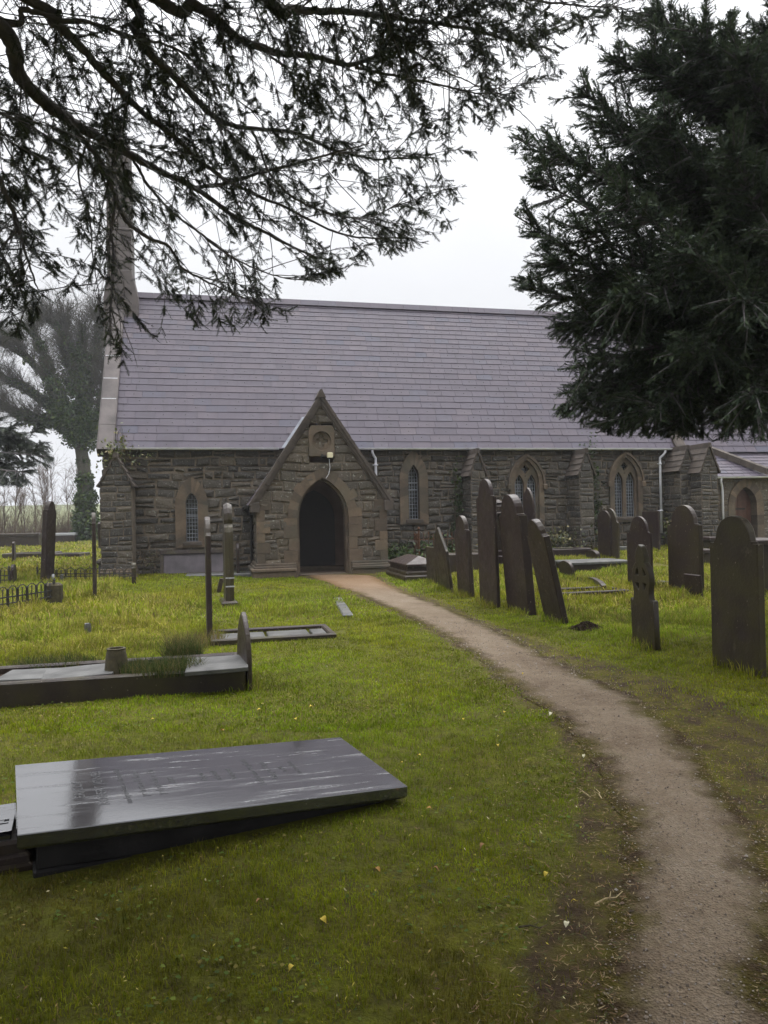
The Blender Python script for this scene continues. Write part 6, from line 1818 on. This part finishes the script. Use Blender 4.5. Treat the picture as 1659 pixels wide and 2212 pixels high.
# ================================================================== LIGHT AND CAMERA
world = bpy.data.worlds.new('World'); SC.world = world; world.use_nodes = True
nt = world.node_tree; N = nt.nodes; Lk = nt.links; bg = N['Background']
SUN_EL, SUN_AZ = math.radians(58), math.radians(20)       # high, a little right of straight ahead, behind cloud
sky = N.new('ShaderNodeTexSky'); sky.sky_type = 'NISHITA'; sky.sun_disc = False; sky.sun_elevation = SUN_EL; sky.sun_rotation = SUN_AZ
sky.dust_density = 6; sky.air_density = 1.0
hs = N.new('ShaderNodeHueSaturation'); hs.inputs['Saturation'].default_value = .12; Lk.new(sky.outputs[0], hs.inputs['Color'])
tc = N.new('ShaderNodeTexCoord'); sep = N.new('ShaderNodeSeparateXYZ'); Lk.new(tc.outputs['Generated'], sep.inputs[0])
mr = N.new('ShaderNodeMapRange'); mr.inputs['From Min'].default_value = 0; mr.inputs['From Max'].default_value = 1; mr.inputs['To Min'].default_value = 6.3; mr.inputs['To Max'].default_value = 58.0
pw = N.new('ShaderNodeMath'); pw.operation = 'POWER'; pw.inputs[1].default_value = 4.0; pw.use_clamp = True
ab = N.new('ShaderNodeMath'); ab.operation = 'MAXIMUM'; ab.inputs[1].default_value = 0; Lk.new(sep.outputs['Z'], ab.inputs[0]); Lk.new(ab.outputs[0], pw.inputs[0]); Lk.new(pw.outputs[0], mr.inputs['Value'])
no = N.new('ShaderNodeTexNoise'); no.inputs['Scale'].default_value = 2.2; no.inputs['Detail'].default_value = 3; Lk.new(tc.outputs['Generated'], no.inputs['Vector'])
m2 = N.new('ShaderNodeMapRange'); m2.inputs['To Min'].default_value = .84; m2.inputs['To Max'].default_value = 1.12; Lk.new(no.outputs['Fac'], m2.inputs['Value'])
mu = N.new('ShaderNodeMath'); mu.operation = 'MULTIPLY'; Lk.new(mr.outputs[0], mu.inputs[0]); Lk.new(m2.outputs[0], mu.inputs[1])
cl_ = N.new('ShaderNodeVectorMath'); cl_.operation = 'SCALE'; cl_.inputs[0].default_value = (.945, .96, 1.0); Lk.new(mu.outputs[0], cl_.inputs['Scale'])
mx = N.new('ShaderNodeMix'); mx.data_type = 'RGBA'; mx.inputs[0].default_value = .93; Lk.new(hs.outputs[0], mx.inputs[6]); Lk.new(cl_.outputs[0], mx.inputs[7])   # overcast veil over the sky
Lk.new(mx.outputs[2], bg.inputs['Color']); bg.inputs['Strength'].default_value = .1
sl = bpy.data.lights.new('sun', 'SUN'); sl.energy = 1.5; sl.angle = math.radians(40); sl.color = (1, .97, .92)
so = bpy.data.objects.new('sun', sl); COL.objects.link(so)
sd = Vector((math.cos(SUN_EL) * math.sin(SUN_AZ), math.cos(SUN_EL) * math.cos(SUN_AZ), math.sin(SUN_EL)))
so.rotation_euler = sd.to_track_quat('Z', 'Y').to_euler()

hz = bpy.data.materials.new('thin mist'); hz.use_nodes = True; hn = hz.node_tree.nodes; hn.remove(hn['Principled BSDF'])
pv = hn.new('ShaderNodeVolumePrincipled'); pv.inputs['Color'].default_value = (.93, .95, 1, 1); pv.inputs['Density'].default_value = .00075; pv.inputs['Anisotropy'].default_value = .2
hz.node_tree.links.new(pv.outputs[0], hn['Material Output'].inputs['Volume'])
mb = MB(); mb.box((-1600, -70, -1.5), (1600, 1700, 32)); tag(mb.build('haze', hz), kind='stuff')
cam = bpy.data.cameras.new('camera'); cam.sensor_fit = 'VERTICAL'; cam.sensor_height = 36; cam.lens = 26; cam.clip_end = 3000; cam.clip_start = .05
co = bpy.data.objects.new('camera', cam); COL.objects.link(co); SC.camera = co
co.matrix_world = Matrix.Translation((0, 0, EYE)) @ Matrix.Rotation(PI / 2 + PITCH, 4, 'X') @ Matrix.Rotation(-ROLL, 4, 'Z')
SC.view_settings.view_transform = 'Standard'; SC.view_settings.look = 'None'; SC.view_settings.exposure = .55; SC.view_settings.gamma = 1
SC.render.engine = 'CYCLES'; SC.cycles.use_denoising = True; SC.cycles.max_bounces = 6; SC.cycles.diffuse_bounces = 3; SC.cycles.glossy_bounces = 3; SC.cycles.transmission_bounces = 2; SC.cycles.transparent_max_bounces = 4
